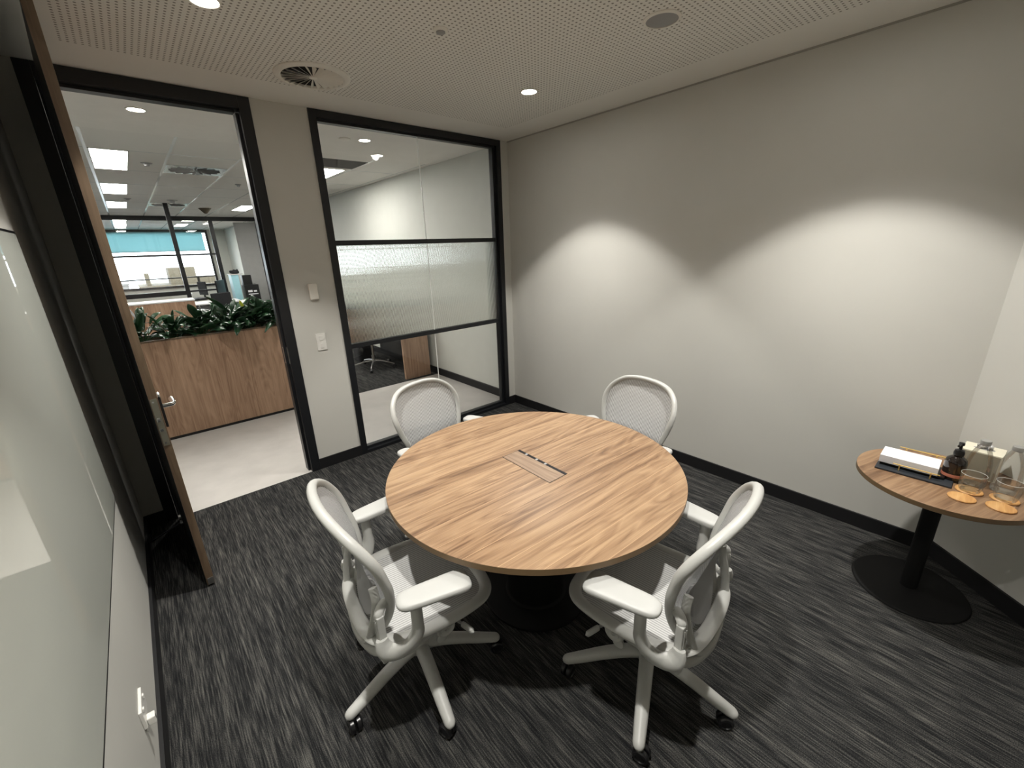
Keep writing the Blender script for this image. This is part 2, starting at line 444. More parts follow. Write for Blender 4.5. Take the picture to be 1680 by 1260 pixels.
for f in bm.faces:
    c = f.calc_center_median()
    if c.y < -LW+.0005: f.material_index = 1
    elif c.x > .02: f.material_index = 2
bm_obj('leaf_panel', bm, [M_doorblack, M_dooredge, M_planter], leaf)
bm = bmesh.new(); add_box(bm, -.0095, .0155, -LW-.002, -LW+.001, .86, 1.10, .0008, 0)
for zz in (.875, 1.085): lathe(bm, [(.0, .0022), (.004, .0022), (.004, 0)], 12, mi=1, mat=Matrix.Translation((0, -LW-.002, zz)) @ Matrix.Rotation(PI/2, 4, 'X'))
add_box(bm, -.007, .007, -LW-.012, -LW, .985, 1.008, .002, 1)
add_box(bm, -.007, .007, -LW-.004, -LW, .935, .95, .001, 1)
bm_obj('lock_plate', bm, [M_lock, M_chrome], leaf)
bm = bmesh.new(); add_box(bm, .0205, .033, -LW+.030, -LW+.075, .94, 1.11, .003); bm_obj('handle_backplate', bm, M_caster, leaf); bm = bmesh.new()
add_box(bm, .0205, .034, -LW+.028, -LW+.076, 1.095, 1.112, .003)
pts = catmull([(.031, -LW+.05, 1.045), (.055, -LW+.05, 1.045), (.072, -LW+.052, 1.045), (.078, -LW+.08, 1.045), (.078, -LW+.17, 1.045)], 5)
sweep(bm, pts, (.012, .009), 12)
bm_obj('lever_handle', bm, M_chrome, leaf)
bm = bmesh.new(); add_box(bm, -.009, .0195, -LW-.0015, -LW+.001, .014, .055, .0005); bm_obj('bottom_seal_plate', bm, M_steel, leaf)
bm = bmesh.new()
for zz in (.25, 1.3, 2.35): lathe(bm, [(0, 0), (.007, 0), (.007, .1), (0, .1)], 12, (.0, .012, zz))
bm_obj('hinge', bm, M_steel, leaf)
# slim door stay from the leaf to the wall behind it
bm = bmesh.new()
sweep(bm, [(-3.342, -.30, .045), (-3.145, -.74, .335)], .004, 8)
lathe(bm, [(0, 0), (.016, 0), (.016, .012), (0, .012)], 16, mat=Matrix.Translation((-3.35, -.30, .045)) @ Matrix.Rotation(PI/2, 4, 'Y'))
lathe(bm, [(0, -.006), (.012, -.006), (.012, .006), (0, .006)], 16, mat=Matrix.Translation((-3.145, -.74, .335)) @ Matrix.Rotation(PI/2, 4, 'Y'))
ds = bm_obj('door_stay', bm, plain('dark_steel_rod', (.10, .10, .105), .35, metal=.8)); tag(ds, 'thin dark metal rod stay between the open door and the wall behind it', 'door stay')

# ------------------------------------------------------------------ fittings on the walls
bm = bmesh.new(); add_box(bm, -3.3495, -3.3420, -3.75, -.894, .645, 1.849, .002, 0); 
wb = empty('glass_whiteboard', (-3.34, -2.4, 1.27)); tag(wb, 'large glossy glass whiteboard mounted on the wall beside the open door', 'whiteboard')
def reparent_world(o, p): o.parent = p; o.matrix_parent_inverse = Matrix.Translation(-Vector(p.location))
o = bm_obj('backing_edge', bm, M_blackedge); reparent_world(o, wb)
bm = bmesh.new(); add_box(bm, -3.3425, -3.3405, -3.744, -.906, .661, 1.839, .0008, 0); o = bm_obj('glass_face', bm, M_board); reparent_world(o, wb)

sen = empty('wall_sensor', (-2.024, 0, 1.451)); tag(sen, 'small rounded white sensor box on the pier between door and glass partition', 'sensor')
bm = bmesh.new(); add_box(bm, -.033, .033, -.022, 0, -.06, .06, .010, 0, seg=4); bm_obj('sensor_cover', bm, M_ceilfix, sen)
sw = empty('light_switch', (-2.0285, 0, 1.0615)); tag(sw, 'white light switch plate on the pier below the sensor', 'light switch')
bm = bmesh.new(); add_box(bm, -.036, .036, -.008, 0, -.066, .066, .002); bm_obj('switch_plate', bm, M_white, sw)
for zz in (-.03, .03):
    bm = bmesh.new(); add_box(bm, -.012, .012, -.0115, -.008, zz-.018, zz+.018, .001); bm_obj('rocker', bm, M_white, sw)
po = empty('power_outlet', (-3.35, -1.87, .30)); tag(po, 'white double power outlet low on the wall under the whiteboard', 'power outlet')
bm = bmesh.new(); add_box(bm, 0, .009, -.058, .058, -.036, .036, .002); bm_obj('outlet_plate', bm, M_white, po)
for yy in (-.03, .03):
    bm = bmesh.new(); add_box(bm, .009, .013, yy-.006, yy+.006, .014, .026, .001); bm_obj('outlet_switch', bm, M_white, po)
pl = empty('power_plug', (-3.341, -1.90, .285)); tag(pl, 'small white plug adaptor pushed into the wall power outlet', 'plug')
bm = bmesh.new(); add_box(bm, 0, .022, -.014, .014, -.03, .0, .004, 0, seg=3); bm_obj('plug_body', bm, M_white, pl)
bm = bmesh.new(); add_box(bm, .022, .0225, -.006, .006, -.022, -.008); bm_obj('plug_socket', bm, M_caster, pl)

# ------------------------------------------------------------------ ceiling fittings
def spot(loc, power, ang=92, blend=.22, r=.035, name='lamp_light', col=(1, .97, .91)):
    l = bpy.data.lights.new(name, 'SPOT'); l.energy = power; l.spot_size = math.radians(ang); l.spot_blend = blend; l.shadow_soft_size = r; l.color = col
    # optic: narrow bright centre, shoulder with a soft cut-off near 45 degrees, faint wide spill
    l.use_nodes = True; nt = l.node_tree; nt.nodes.clear()
    ou = N(nt, 'ShaderNodeOutputLight'); em = N(nt, 'ShaderNodeEmission'); L(nt, em, 0, ou, 0)
    tc = N(nt, 'ShaderNodeTexCoord'); sp = N(nt, 'ShaderNodeSeparateXYZ'); L(nt, tc, 'Normal', sp, 'Vector')
    cz = math_(nt, 'ABSOLUTE', sp.outputs[2])
    r_ = ramp(nt, [(.0, (0, 0, 0)), (.25, (SPILL*.7,)*3), (.645, (SPILL,)*3), (.662, (SPILL*3.,)*3), (.695, (SPILL*4.,)*3), (.755, (.50,)*3), (.85, (.72,)*3), (1., (1., 1., 1.))])
    nt.links.new(cz, r_.inputs['Fac']); nt.links.new(r_.outputs['Color'], em.inputs['Strength']); em.inputs['Color'].default_value = (*col, 1); l.color = (1, 1, 1)
    o = bpy.data.objects.new(name, l); COL.objects.link(o); o.location = loc
    return o
SPILL = .009
def downlight(x, y, label, power=250, ang=176, z=H, r=.048, blend=.05):
    e = empty('downlight', (x, y, z)); tag(e, label, 'ceiling light', 'round recessed downlights')
    bm = bmesh.new(); lathe(bm, [(r+.010, 0), (r+.010, -.004), (r+.004, -.006), (r, -.004), (r, -.001)], 32); bm_obj('trim_ring', bm, M_ceilfix, e)
    bm = bmesh.new(); lathe(bm, [(0, -.002), (r, -.002), (r, -.0015), (0, -.0015)], 32); bm_obj('lamp_face', bm, M_lamp, e)
    s = spot((0, 0, -.012), power, ang, blend); s.parent = e
    return e
downlight(-.79, -1.138, 'lit downlight in the perforated ceiling above the far side of the table')
downlight(-2.574, -1.14, 'lit downlight at the top edge of the photo near the open door')
downlight(-.79, -2.94, 'lit downlight over the side table corner of the room')
downlight(-2.574, -2.94, 'lit downlight above the whiteboard end of the room')

v = empty('air_diffuser', (-1.995, -.60, H)); tag(v, 'round white swirl air diffuser in the perforated ceiling', 'air vent')
bm = bmesh.new(); lathe(bm, [(.205, 0), (.205, -.006), (.195, -.014), (.178, -.016), (.168, -.012), (.165, -.002), (.165, 0)], 56); bm_obj('outer_ring', bm, M_ceilfix, v)
bm = bmesh.new(); lathe(bm, [(0, -.0015), (.166, -.0015), (.166, -.001), (0, -.001)], 48); bm_obj('cavity', bm, M_ventdark, v)
bm = bmesh.new()
nb = 24
for k in range(nb):
    a = 2*PI*k/nb
    M = Matrix.Rotation(a, 4, 'Z') @ Matrix.Translation((0, 0, -.010)) @ Matrix.Rotation(math.radians(-38), 4, 'X')
    vs = [bm.verts.new(M @ Vector(p)) for p in ((.012, -.002, 0), (.166, -.014, 0), (.166, .014, 0), (.012, .002, 0), (.012, -.002, .0012), (.166, -.014, .0012), (.166, .014, .0012), (.012, .002, .0012))]
    for q in ((0, 1, 2, 3), (7, 6, 5, 4), (0, 4, 5, 1), (1, 5, 6, 2), (2, 6, 7, 3), (3, 7, 4, 0)): bm.faces.new([vs[i] for i in q])
lathe(bm, [(0, -.016), (.02, -.013), (.024, -.006), (0, -.004)], 20)
o = bm_obj('swirl_blades', bm, M_ceilfix, v)

s = empty('sprinkler_cover', (-1.70, -1.495, H)); tag(s, 'small round white sprinkler fitting in the middle of the perforated ceiling', 'sprinkler')
bm = bmesh.new(); lathe(bm, [(.036, 0), (.036, -.004), (.03, -.008), (.022, -.010), (.022, -.006), (0, -.006)], 28); bm_obj('cover_ring', bm, M_ceilfix, s)
bm = bmesh.new(); lathe(bm, [(.021, -.006), (.021, -.013), (.017, -.016), (0, -.016)], 24); bm_obj('sprinkler_head', bm, M_fixgrey, s)
s = empty('ceiling_speaker', (-.945, -2.185, H)); tag(s, 'flat grey round speaker in the ceiling over the side table end', 'speaker')
bm = bmesh.new(); lathe(bm, [(.085, 0), (.085, -.004), (.078, -.008), (.072, -.008), (.072, -.004)], 40); bm_obj('speaker_rim', bm, M_ceilfix, s)
bm = bmesh.new(); lathe(bm, [(.073, -.004), (.06, -.008), (.03, -.011), (0, -.012)], 40); bm_obj('speaker_grille', bm, M_fixgrey, s)

# ------------------------------------------------------------------ round meeting table
TC = (-1.809, -2.180); TZ = .735; TR = .683
t = empty('round_meeting_table', (TC[0], TC[1], 0)); tag(t, 'large round walnut laminate meeting table in the middle of the room', 'table')
bm = bmesh.new()
lathe(bm, [(TR-.001, TZ-.0255), (TR-.0005, TZ-.001), (TR-.0015, TZ), (0, TZ)], 128, mi=0)
lathe(bm, [(0, TZ-.026), (TR-.002, TZ-.026), (TR-.001, TZ-.0255)], 128, mi=1)
for f in bm.faces:
    if abs(f.normal.z) < .5: f.material_index = 1
bmesh.ops.remove_doubles(bm, verts=bm.verts, dist=1e-5)
for f in bm.faces:
    f.normal_update()
    f.material_index = 0 if f.calc_center_median().z > TZ-.0008 else 1
# cut the cable hatch opening is modelled as a recessed slot around a flush lid
bm_obj('tabletop', bm, [M_table, M_edge], t)
bm = bmesh.new()
R_ = Matrix.Rotation(math.radians(-1.2), 4, 'Z')
add_box(bm, -.058, .058, -.166, .166, TZ, TZ+.0006, 0, 0, R_)
bm_obj('cable_slot', bm, M_caster, t)
bm = bmesh.new(); add_box(bm, -.0555, .040, -.163, .163, TZ+.0006, TZ+.0014, .0003, 0, R_)
lid = bm_obj('cable_lid', bm, wood('lid_walnut', (.15, .095, .06), (.215, .145, .095), (.27, .19, .125), 1, 0, 1., .4, 0.), t)
for yy in (-.03, .03, .105):
    bm = bmesh.new(); add_box(bm, .0425, .0555, yy-.006, yy+.006, TZ+.0006, TZ+.0012, 0, 0, R_); bm_obj('slot_clip', bm, M_fixgrey, t)
bm = bmesh.new(); lathe(bm, [(0, .0), (.27, .0), (.27, .012), (.265, .016), (.16, .02), (.15, .03), (.15, TZ-.04), (.25, TZ-.034), (.25, TZ-.0262), (0, TZ-.0262)], 64)
bm_obj('pedestal_base', bm, M_bmatte, t)

# ------------------------------------------------------------------ task chairs
def chair_proto():
    root = empty('mesh_office_chair')
    # legs
    for k in range(5):
        a = 2*PI*k/5
        d = Vector((math.cos(a), math.sin(a), 0))
        bm = bmesh.new()
        pts = catmull([d*.02+Vector((0, 0, .135)), d*.09+Vector((0, 0, .133)), d*.18+Vector((0, 0, .115)), d*.26+Vector((0, 0, .092)), d*.305+Vector((0, 0, .080)), d*.345+Vector((0, 0, .070))], 9)
        n = len(pts)
        rad = []
        for i in range(n):
            q = i/(n-1)
            w = .030-.010*q; h = .026-.007*q
            qq = (pts[i]-Vector((0, 0, pts[i].z))).length
            if qq > .322:
                k2 = math.sqrt(max(.02, 1-((qq-.322)/.024)**2)); w *= k2; h *= k2
            rad.append((w, h))
        sweep(bm, pts, rad, 14, up=(0, 0, 1))
        lathe(bm, [(0, .045), (.007, .045), (.007, .075), (0, .075)], 10, (d.x*.318, d.y*.318, 0))
        lg = bm_obj('leg', bm, M_chair, root)
        # twin wheel caster
        bm = bmesh.new()
        sa = [.5, 2.2, 3.9, 1.1, 5.0][k]
        cm = Matrix.Translation((d.x*.318+.012*math.cos(sa), d.y*.318+.012*math.sin(sa), .029)) @ Matrix.Rotation(sa, 4, 'Z') @ Matrix.Rotation(PI/2, 4, 'X')
        for s0 in (-1, 1):
            lathe(bm, [(0, s0*.0035), (.026, s0*.0035), (.029, s0*.006), (.029, s0*.018), (.025, s0*.023), (.018, s0*.0245), (.016, s0*.021), (0, s0*.021)], 28, mat=cm)
        add_box(bm, -.016, .020, -.0035, .0035, 0, .034, .002, 0, Matrix.Translation((d.x*.318, d.y*.318, .026)) @ Matrix.Rotation(sa, 4, 'Z'))
        bm_obj('caster', bm, M_caster, lg)
    bm = bmesh.new(); lathe(bm, [(0, .095), (.030, .098), (.044, .112), (.046, .150), (.036, .166), (.027, .172), (.027, .30), (.019, .302), (.019, .36), (0, .36)], 28)
    bm_obj('gas_lift', bm, M_chair, root)
    # tilt mechanism under the seat
    bm = bmesh.new()
    add_box(bm, -.075, .075, -.13, .10, .335, .392, .016, seg=3)
    add_box(bm, -.165, .165, -.05, .05, .355, .392, .012, seg=3)
    for s0 in (-1, 1):
        # swing arm out and back to the armrest yoke
        pts = catmull([(s0*.10, .0, .372), (s0*.17, -.03, .375), (s0*.215, -.09, .395), (s0*.232, -.15, .425), (s0*.228, -.18, .44)], 6)
        sweep(bm, pts, [(.014, .022)]*len(pts), 12, up=(0, 0, 1))
        # side link to the front of the seat
        pts = catmull([(s0*.205, -.07, .385), (s0*.215, .0, .40), (s0*.218, .08, .415), (s0*.215, .15, .418)], 6)
        sweep(bm, pts, [(.009, .017)]*len(pts), 10, up=(0, 0, 1))
    # rear cross bow carrying the back
    pts = catmull([(-.21, -.18, .43), (-.14, -.21, .385), (0, -.23, .36), (.14, -.21, .385), (.21, -.18, .43)], 6)
    sweep(bm, pts, [(.014, .02)]*len(pts), 12, up=(0, 0, 1))
    sweep(bm, catmull([(0, -.12, .365), (0, -.20, .362), (0, -.24, .362)], 4), (.035, .018), 12, up=(0, 0, 1))
    bm_obj('tilt_mechanism', bm, M_chair, root)
    for s0 in (-1, 1):
        bm = bmesh.new()
        mt = Matrix.Translation((s0*.222, .035, .405)) @ Matrix.Rotation(s0*PI/2, 4, 'Y')
        lathe(bm, [(0, .0), (.036, .0), (.038, .006), (.036, .014), (.030, .017), (.021, .014), (.019, .017), (.008, .018), (.006, .012), (0, .012)], 32, mat=mt)
        mt = Matrix.Translation((s0*.222, .018, .368)) @ Matrix.Rotation(s0*PI/2, 4, 'Y')
        lathe(bm, [(0, .0), (.020, .0), (.021, .010), (.017, .013), (0, .013)], 24, mat=mt)
        bm_obj('pivot_cover', bm, M_chair, root)
    # levers
    bm = bmesh.new()
    sweep(bm, [(.10, .07, .36), (.20, .11, .352)], .006, 8)
    pts = [Vector((.20, .11, .352))+Vector((.065, .022, -.004))*(i/8) for i in range(9)]
    sweep(bm, pts, capsule_r(9, (.010, .013), .2), 12, up=(0, 0, 1))
    bm_obj('adjustment_lever', bm, M_chair, root); bm = bmesh.new()
    sweep(bm, [(-.10, .07, .36), (-.20, .11, .352)], .006, 8)
    pts = [Vector((-.20, .11, .352))+Vector((-.065, .022, -.004))*(i/8) for i in range(9)]
    sweep(bm, pts, capsule_r(9, (.010, .013), .2), 12, up=(0, 0, 1))
    bm_obj('adjustment_lever', bm, M_chair, root)
    # seat frame
    half = [(0, .265, .428), (.09, .262, .428), (.165, .245, .432), (.215, .205, .440), (.236, .14, .446), (.243, .05, .448), (.240, -.05, .452), (.222, -.13, .456), (.185, -.19, .458), (.12, -.215, .455), (0, -.222, .45)]
    loop = half + [(-x, y, z) for x, y, z in half[-2:0:-1]]
    pts = catmull(loop, 5, True)
    bm = bmesh.new(); sweep(bm, pts, (.025, .013), 14, closed=True, up=(0, 0, 1))
    sf = bm_obj('seat_frame', bm, M_chair, root)
    def halfw(tab, v, iy):
        # width of the outline at coordinate v (tab sorted)
        for a, b2 in zip(tab, tab[1:]):
            lo, hi = a[iy], b2[iy]
            if (lo-v)*(hi-v) <= 0 and abs(hi-lo) > 1e-9:
                q = (v-lo)/(hi-lo); return a[0]+(b2[0]-a[0])*q
        return 0
    ph = [p for p in catmull(half, 6)]
    bm = bmesh.new(); NY, NX = 36, 22; rows = []
    for j in range(NY+1):
        tt = j/NY; y = .262-(.262+.219)*(.5-.5*math.cos(PI*tt))
        w = max(.004, halfw(ph, y, 1)-.004)
        zf = .428+.026*min(1, max(0, (.262-y)/.12))
        row = []
        for i in range(NX+1):
            u = -1+2*i/NX
            z = zf+.004-.020*(1-u*u)*math.sin(PI*min(1, max(0, tt)))**.5
            row.append(bm.verts.new((u*w, y, z)))
        rows.append(row)
    for a, b2 in zip(rows, rows[1:]):
        for i in range(NX): bm.faces.new([a[i], a[i+1], b2[i+1], b2[i]])
    sm = bm_obj('seat_mesh', bm, M_meshseat, sf)
    
    # backrest
    def yb(z):
        # side profile: lumbar forward, leaning back towards the top
        tab = [(.38, -.195), (.46, -.170), (.53, -.148), (.59, -.142), (.66, -.155), (.76, -.195), (.86, -.240), (.98, -.298)]
        for (a, ya), (b2, y2) in zip(tab, tab[1:]):
            if a <= z <= b2:
                q = (z-a)/(b2-a); return ya+(y2-ya)*q
        return tab[0][1] if z < .4 else tab[-1][1]
    hb = [(0, .948), (.085, .945), (.160, .930), (.218, .892), (.248, .840), (.252, .790), (.240, .730), (.220, .670), (.203, .615), (.192, .570), (.178, .520), (.158, .475), (.128, .438), (.07, .415), (0, .408)]
    def wing(x, z):
        k = min(1, max(0, (z-.5)/.3)); return .035*k*(x/.25)**2
    half3 = [(x, yb(z)+wing(x, z), z) for x, z in hb]
    loop = half3 + [(-x, y, z) for x, y, z in half3[-2:0:-1]]
    pts = catmull(loop, 5, True)
    rad = []
    for p in pts:
        k = min(1, max(0, (p.z-.50)/.2)); rad.append((.010+.005*k, .0155+.0015*k))
    bm = bmesh.new(); sweep(bm, pts, rad, 12, closed=True, up=(0, 1, 0))
    bf = bm_obj('back_frame', bm, M_chair, root)
    bm = bmesh.new(); pb = [p for p in catmull([(x, 0, z) for x, z in hb], 6)]
    NZ, NX = 44, 24; rows = []
    for j in range(NZ+1):
        tt = j/NZ; z = .946-(.946-.411)*(.5-.5*math.cos(PI*tt))
        w = max(.004, halfw(pb, z, 2)-.004)
        row = []
        for i in range(NX+1):
            x = (-1+2*i/NX)*w
            row.append(bm.verts.new((x, yb(z)+wing(x, z)-.004*(1-(x/w)**2), z)))
        rows.append(row)
    for a, b2 in zip(rows, rows[1:]):
        for i in range(NX): bm.faces.new([a[i], a[i+1], b2[i+1], b2[i]])
    bmo = bm_obj('back_mesh', bm, M_meshback, bf)
    # lumbar support: two pads joined low, on a stem
    bm = bmesh.new()
    outl = catmull([(0, .455, 0), (.05, .46, 0), (.10, .50, 0), (.135, .57, 0), (.150, .64, 0), (.128, .675, 0), (.095, .655, 0), (.065, .60, 0), (.035, .565, 0), (0, .555, 0), (-.035, .565, 0), (-.065, .60, 0), (-.095, .655, 0), (-.128, .675, 0), (-.150, .64, 0), (-.135, .57, 0), (-.10, .50, 0), (-.05, .46, 0)], 4, True)
    fr = [bm.verts.new((p.x, yb(p.y)+wing(p.x, p.y)-.018, p.y)) for p in outl]; bk = [bm.verts.new((p.x, yb(p.y)+wing(p.x, p.y)-.026, p.y)) for p in outl]
    nn = len(outl)
    for k in range(nn): bm.faces.new([fr[k], fr[(k+1) % nn], bk[(k+1) % nn], bk[k]])
    f1 = bm.faces.new(fr); f2 = bm.faces.new(bk[::-1]); bmesh.ops.triangulate(bm, faces=[f1, f2])
    bm_obj('lumbar_pad', bm, plain('lumbar_grey', (.26, .26, .265), .5) if 'lumbar_grey' not in MATS else MATS['lumbar_grey'], bf)
    # spine / shell behind the lower back
    bm = bmesh.new()
    for s0 in (-1, 1):
        pts = catmull([(s0*.160, yb(.66)-.024, .655), (s0*.178, -.180, .60), (s0*.176, -.200, .52), (s0*.145, -.215, .44), (s0*.08, -.225, .39), (0, -.23, .37)], 6)
        sweep(bm, pts, [(.011, .015)]*len(pts), 10, up=(0, 1, 0))
    bm_obj('back_yoke', bm, M_chair, root)
    # armrests
    for s0 in (-1, 1):
        bm = bmesh.new()
        # grooved upright
        mt = Matrix.Translation((s0*.218, -.186, 0)) @ Matrix.Rotation(s0*.15, 4, 'Z')
        add_box(bm, -.015, .015, -.013, .013, .395, .592, .005, 0, mt, 3)
        for gx in (-.005, .005): add_box(bm, gx-.0015, gx+.0015, -.0155, .0, .42, .575, .0005, 0, mt)
        pts = catmull([(s0*.218, -.186, .580), (s0*.214, -.182, .598), (s0*.205, -.168, .610), (s0*.194, -.150, .612)], 5)
        sweep(bm, pts, capsule_r(len(pts), (.017, .015), .25), 12)
        # J bracket: cup round the upright, forward, then up to the pad
        pts = catmull([(s0*.230, -.190, .502), (s0*.234, -.190, .478), (s0*.242, -.178, .452), (s0*.254, -.145, .444), (s0*.268, -.108, .462), (s0*.278, -.084, .505), (s0*.284, -.080, .55), (s0*.286, -.080, .60), (s0*.286, -.08, .637)], 6)
        n = len(pts); rad = []
        for i in range(n):
            q = i/(n-1); rad.append((.020+.013*math.sin(PI*min(1, q*1.35)) if q < .74 else .020, .0145+.006*math.sin(PI*q)))
        sweep(bm, pts, rad, 14, up=(s0*1., .15, 0))
        ar = bm_obj('armrest', bm, M_chair, root)
        # pad
        bm = bmesh.new()
        prof = [(-.130, .012), (-.123, .028), (-.103, .040), (-.06, .045), (0, .0475), (.06, .050), (.095, .050), (.112, .044), (.118, .030)]
        pp = catmull([(w, y, 0) for y, w in prof], 3)
        rows = []
        NS = 18
        for p in pp:
            w, y = p.x, p.y
            e = min(1, (y+.132)/.045, (.121-y)/.03); e = math.sqrt(max(.08, 1-(1-e)**2))
            row = []
            for k in range(NS):
                a = 2*PI*k/NS; ca, sa2 = math.cos(a), math.sin(a)
                cx_ = math.copysign(abs(ca)**.55, ca); cz_ = math.copysign(abs(sa2)**.7, sa2)
                row.append(bm.verts.new((w*cx_, y, cz_*(.0165 if sa2 > 0 else .0165)*e+.001*math.cos(cx_))))
            rows.append(row)
        for a, b2 in zip(rows, rows[1:]):
            for k in range(NS): bm.faces.new([a[k], a[(k+1) % NS], b2[(k+1) % NS], b2[k]])
        bm.faces.new(rows[0]); bm.faces.new(rows[-1][::-1])
        bmesh.ops.transform(bm, matrix=Matrix.Translation((s0*.292, -.01, .652)) @ Matrix.Rotation(-s0*math.radians(8), 4, 'Z'), verts=bm.verts)
        bm_obj('arm_pad', bm, M_pad, ar)
    return root
proto = chair_proto()
SPIN = {}
def place_chair(o, x, y, heading, label, base_deg):
    """heading: direction the chair faces; base_deg: world angle of one leg"""
    o.location = (x, y, 0); rz = math.radians(heading-90); o.rotation_euler = (0, 0, rz)
    tag(o, label, 'chair', 'white mesh office chairs round the table')
    # the star base swivels on its own: turn legs
    a = math.radians(base_deg)-rz
    for ch in o.children:
        if ch.name.startswith('leg'): ch.rotation_euler = (0, 0, a)
chairs = [
    (-2.478, -2.155, -7, 'white mesh office chair nearest the open door, its seat half under the table', 43),
    (-1.805, -2.832, 96, 'white mesh office chair seen from behind on the table side nearest the side table', 63),
    (-1.822, -1.492, -76, 'white mesh office chair behind the table in front of the glass partition', 20),
    (-1.155, -2.168, 171, 'white mesh office chair behind the table in front of the plain long wall', 50),
]
objs = [proto] + [copy_tree(proto) for _ in chairs[1:]]
for o, c in zip(objs, chairs): place_chair(o, *c)

# ------------------------------------------------------------------ side table and what stands on it
SX, SY, SZ, SR = -.416, -3.485, .63, .3145
t = empty('round_side_table', (SX, SY, 0)); tag(t, 'small round walnut side table on a black pedestal in the angled corner', 'side table')
bm = bmesh.new(); lathe(bm, [(0, SZ-.024), (SR-.002, SZ-.024), (SR, SZ-.022), (SR, SZ-.001), (SR-.001, SZ), (0, SZ)], 96)
for f in bm.faces: f.material_index = 0 if f.calc_center_median().z > SZ-.0008 else 1
bm_obj('tabletop', bm, [M_table2, M_edge], t)
bm = bmesh.new(); lathe(bm, [(0, SZ-.0245), (.11, SZ-.0245), (.11, SZ-.03), (.034, SZ-.034), (.034, .016), (0, .016)], 40); bm_obj('column', bm, M_bmatte, t)
bm = bmesh.new(); lathe(bm, [(0, 0), (.226, 0), (.228, .004), (.224, .011), (.216, .0135), (.04, .016), (0, .016)], 72)
bm_obj('base_plate', bm, M_bmatte, t)
tr = empty('napkin_tray', (-.425, -3.385, SZ)); tag(tr, 'dark slate tray with brass rails on the side table', 'tray')
bm = bmesh.new(); add_box(bm, -.10, .09, -.135, .135, 0, .008, .002); bm_obj('tray_plate', bm, M_slate, tr)
bm = bmesh.new(); add_box(bm, -.045, .075, -.105, .125, .008, .022, .004); bm_obj('tray_insert', bm, M_caster, tr)
for sx, zt in ((-.070, .036), (.084, .070)):
    bm = bmesh.new(); sweep(bm, [(sx, -.09, zt), (sx, .075, zt)], .0028, 8)
    for yy in (-.06, .05): sweep(bm, [(sx, yy, .008), (sx, yy, zt)], .0028, 8)
    bm_obj('brass_rail', bm, M_brass, tr)
bm = bmesh.new(); add_box(bm, -.0545, .073, -.085, .125, .0225, .060, .0015, 0)
nk = bm_obj('napkin_stack', bm, M_paper); nk.location = (-.425, -3.380, SZ); tag(nk, 'thick stack of folded white napkins lying in the slate tray', 'napkins')
p = empty('pump_bottle', (-.418, -3.558+.048, SZ+.0085)); tag(p, 'dark amber pump bottle with a pink band on the end of the tray', 'bottle')
bm = bmesh.new(); lathe(bm, [(0, 0), (.036, 0), (.038, .004), (.038, .085), (.034, .10), (.020, .112), (.014, .116), (.014, .124), (0, .124)], 36); bm_obj('bottle_body', bm, M_amber, p)
bm = bmesh.new(); lathe(bm, [(.0384, .016), (.0388, .017), (.0388, .030), (.0384, .031)], 36); bm_obj('label_band', bm, M_pink, p)
bm = bmesh.new(); lathe(bm, [(0, .118), (.018, .118), (.019, .13), (.016, .144), (.006, .148), (.0055, .166), (.010, .168), (.010, .180), (0, .182)], 24)
sweep(bm, catmull([(0, 0, .174), (-.015, .004, .174), (-.03, .008, .170)], 4), .005, 8); bm_obj('pump_head', bm, M_caster, p)
def coaster(x, y, label):
    c = empty('wooden_coaster', (x, y, SZ)); tag(c, label, 'coaster', 'round wooden coasters')
    bm = bmesh.new(); lathe(bm, [(0, 0), (.043, 0), (.045, .002), (.045, .005), (.043, .007), (.040, .0055), (0, .0055)], 40); bm_obj('coaster_disc', bm, M_coaster, c)
coaster(-.590, -3.556, 'round wooden coaster in the front row, nearest the pump bottle')
coaster(-.578, -3.670, 'round wooden coaster in the front row, farthest from the pump bottle')
coaster(-.495, -3.573, 'round wooden coaster carrying the tumbler nearest the pump bottle')
coaster(-.485, -3.678, 'round wooden coaster carrying the tumbler farthest from the pump bottle')
def tumbler(x, y, label):
    c = empty('glass_tumbler', (x, y, SZ+.0058)); tag(c, label, 'drinking glass', 'glass tumblers')
    bm = bmesh.new(); lathe(bm, [(0, .008), (.028, .007), (.031, 0), (.034, .002), (.037, .012), (.040, .035), (.0412, .079), (.0408, .0806), (.0398, .0806), (.0394, .079)], 40); bm_obj('glass_body', bm, M_vessel, c)
    bm = bmesh.new(); lathe(bm, [(.0394, .0795), (.0403, .0785), (.0412, .0795), (.0403, .0806), (.0394, .0795)], 48); bm_obj('rim_highlight', bm, M_rim_highlight, c)
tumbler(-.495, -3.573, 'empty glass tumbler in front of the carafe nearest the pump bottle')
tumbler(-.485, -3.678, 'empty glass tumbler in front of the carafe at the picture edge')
def carafe(x, y, label):
    c = empty('glass_bottle', (x, y, SZ)); tag(c, label, 'bottle', 'clear glass water bottles')
    bm = bmesh.new(); lathe(bm, [(0, .009), (.02, .007), (.034, .003), (.036, 0), (.040, .001), (.043, .005), (.044, .02), (.044, .06), (.043, .10), (.040, .125), (.035, .147), (.028, .168), (.021, .184), (.0165, .195), (.016, .212)], 48); bm_obj('bottle_body', bm, M_vessel, c)
    bm = bmesh.new(); lathe(bm, [(.0158, .196), (.018, .198), (.018, .214), (.0165, .2165), (0, .2165)], 28); bm_obj('bottle_cap', bm, M_cap, c)
carafe(-.400, -3.578, 'clear glass bottle with silver cap between the pump bottle and its twin')
carafe(-.392, -3.672, 'clear glass bottle with silver cap at the picture edge of the side table')
tb = empty('tissue_box', (-.268, -3.585, SZ), math.radians(-5)); tag(tb, 'cream cardboard tissue box behind the glass bottles', 'tissue box')
bm = bmesh.new(); add_box(bm, -.058, .058, -.066, .066, 0, .130, .002, 0); bm_obj('box_body', bm, M_card, tb)
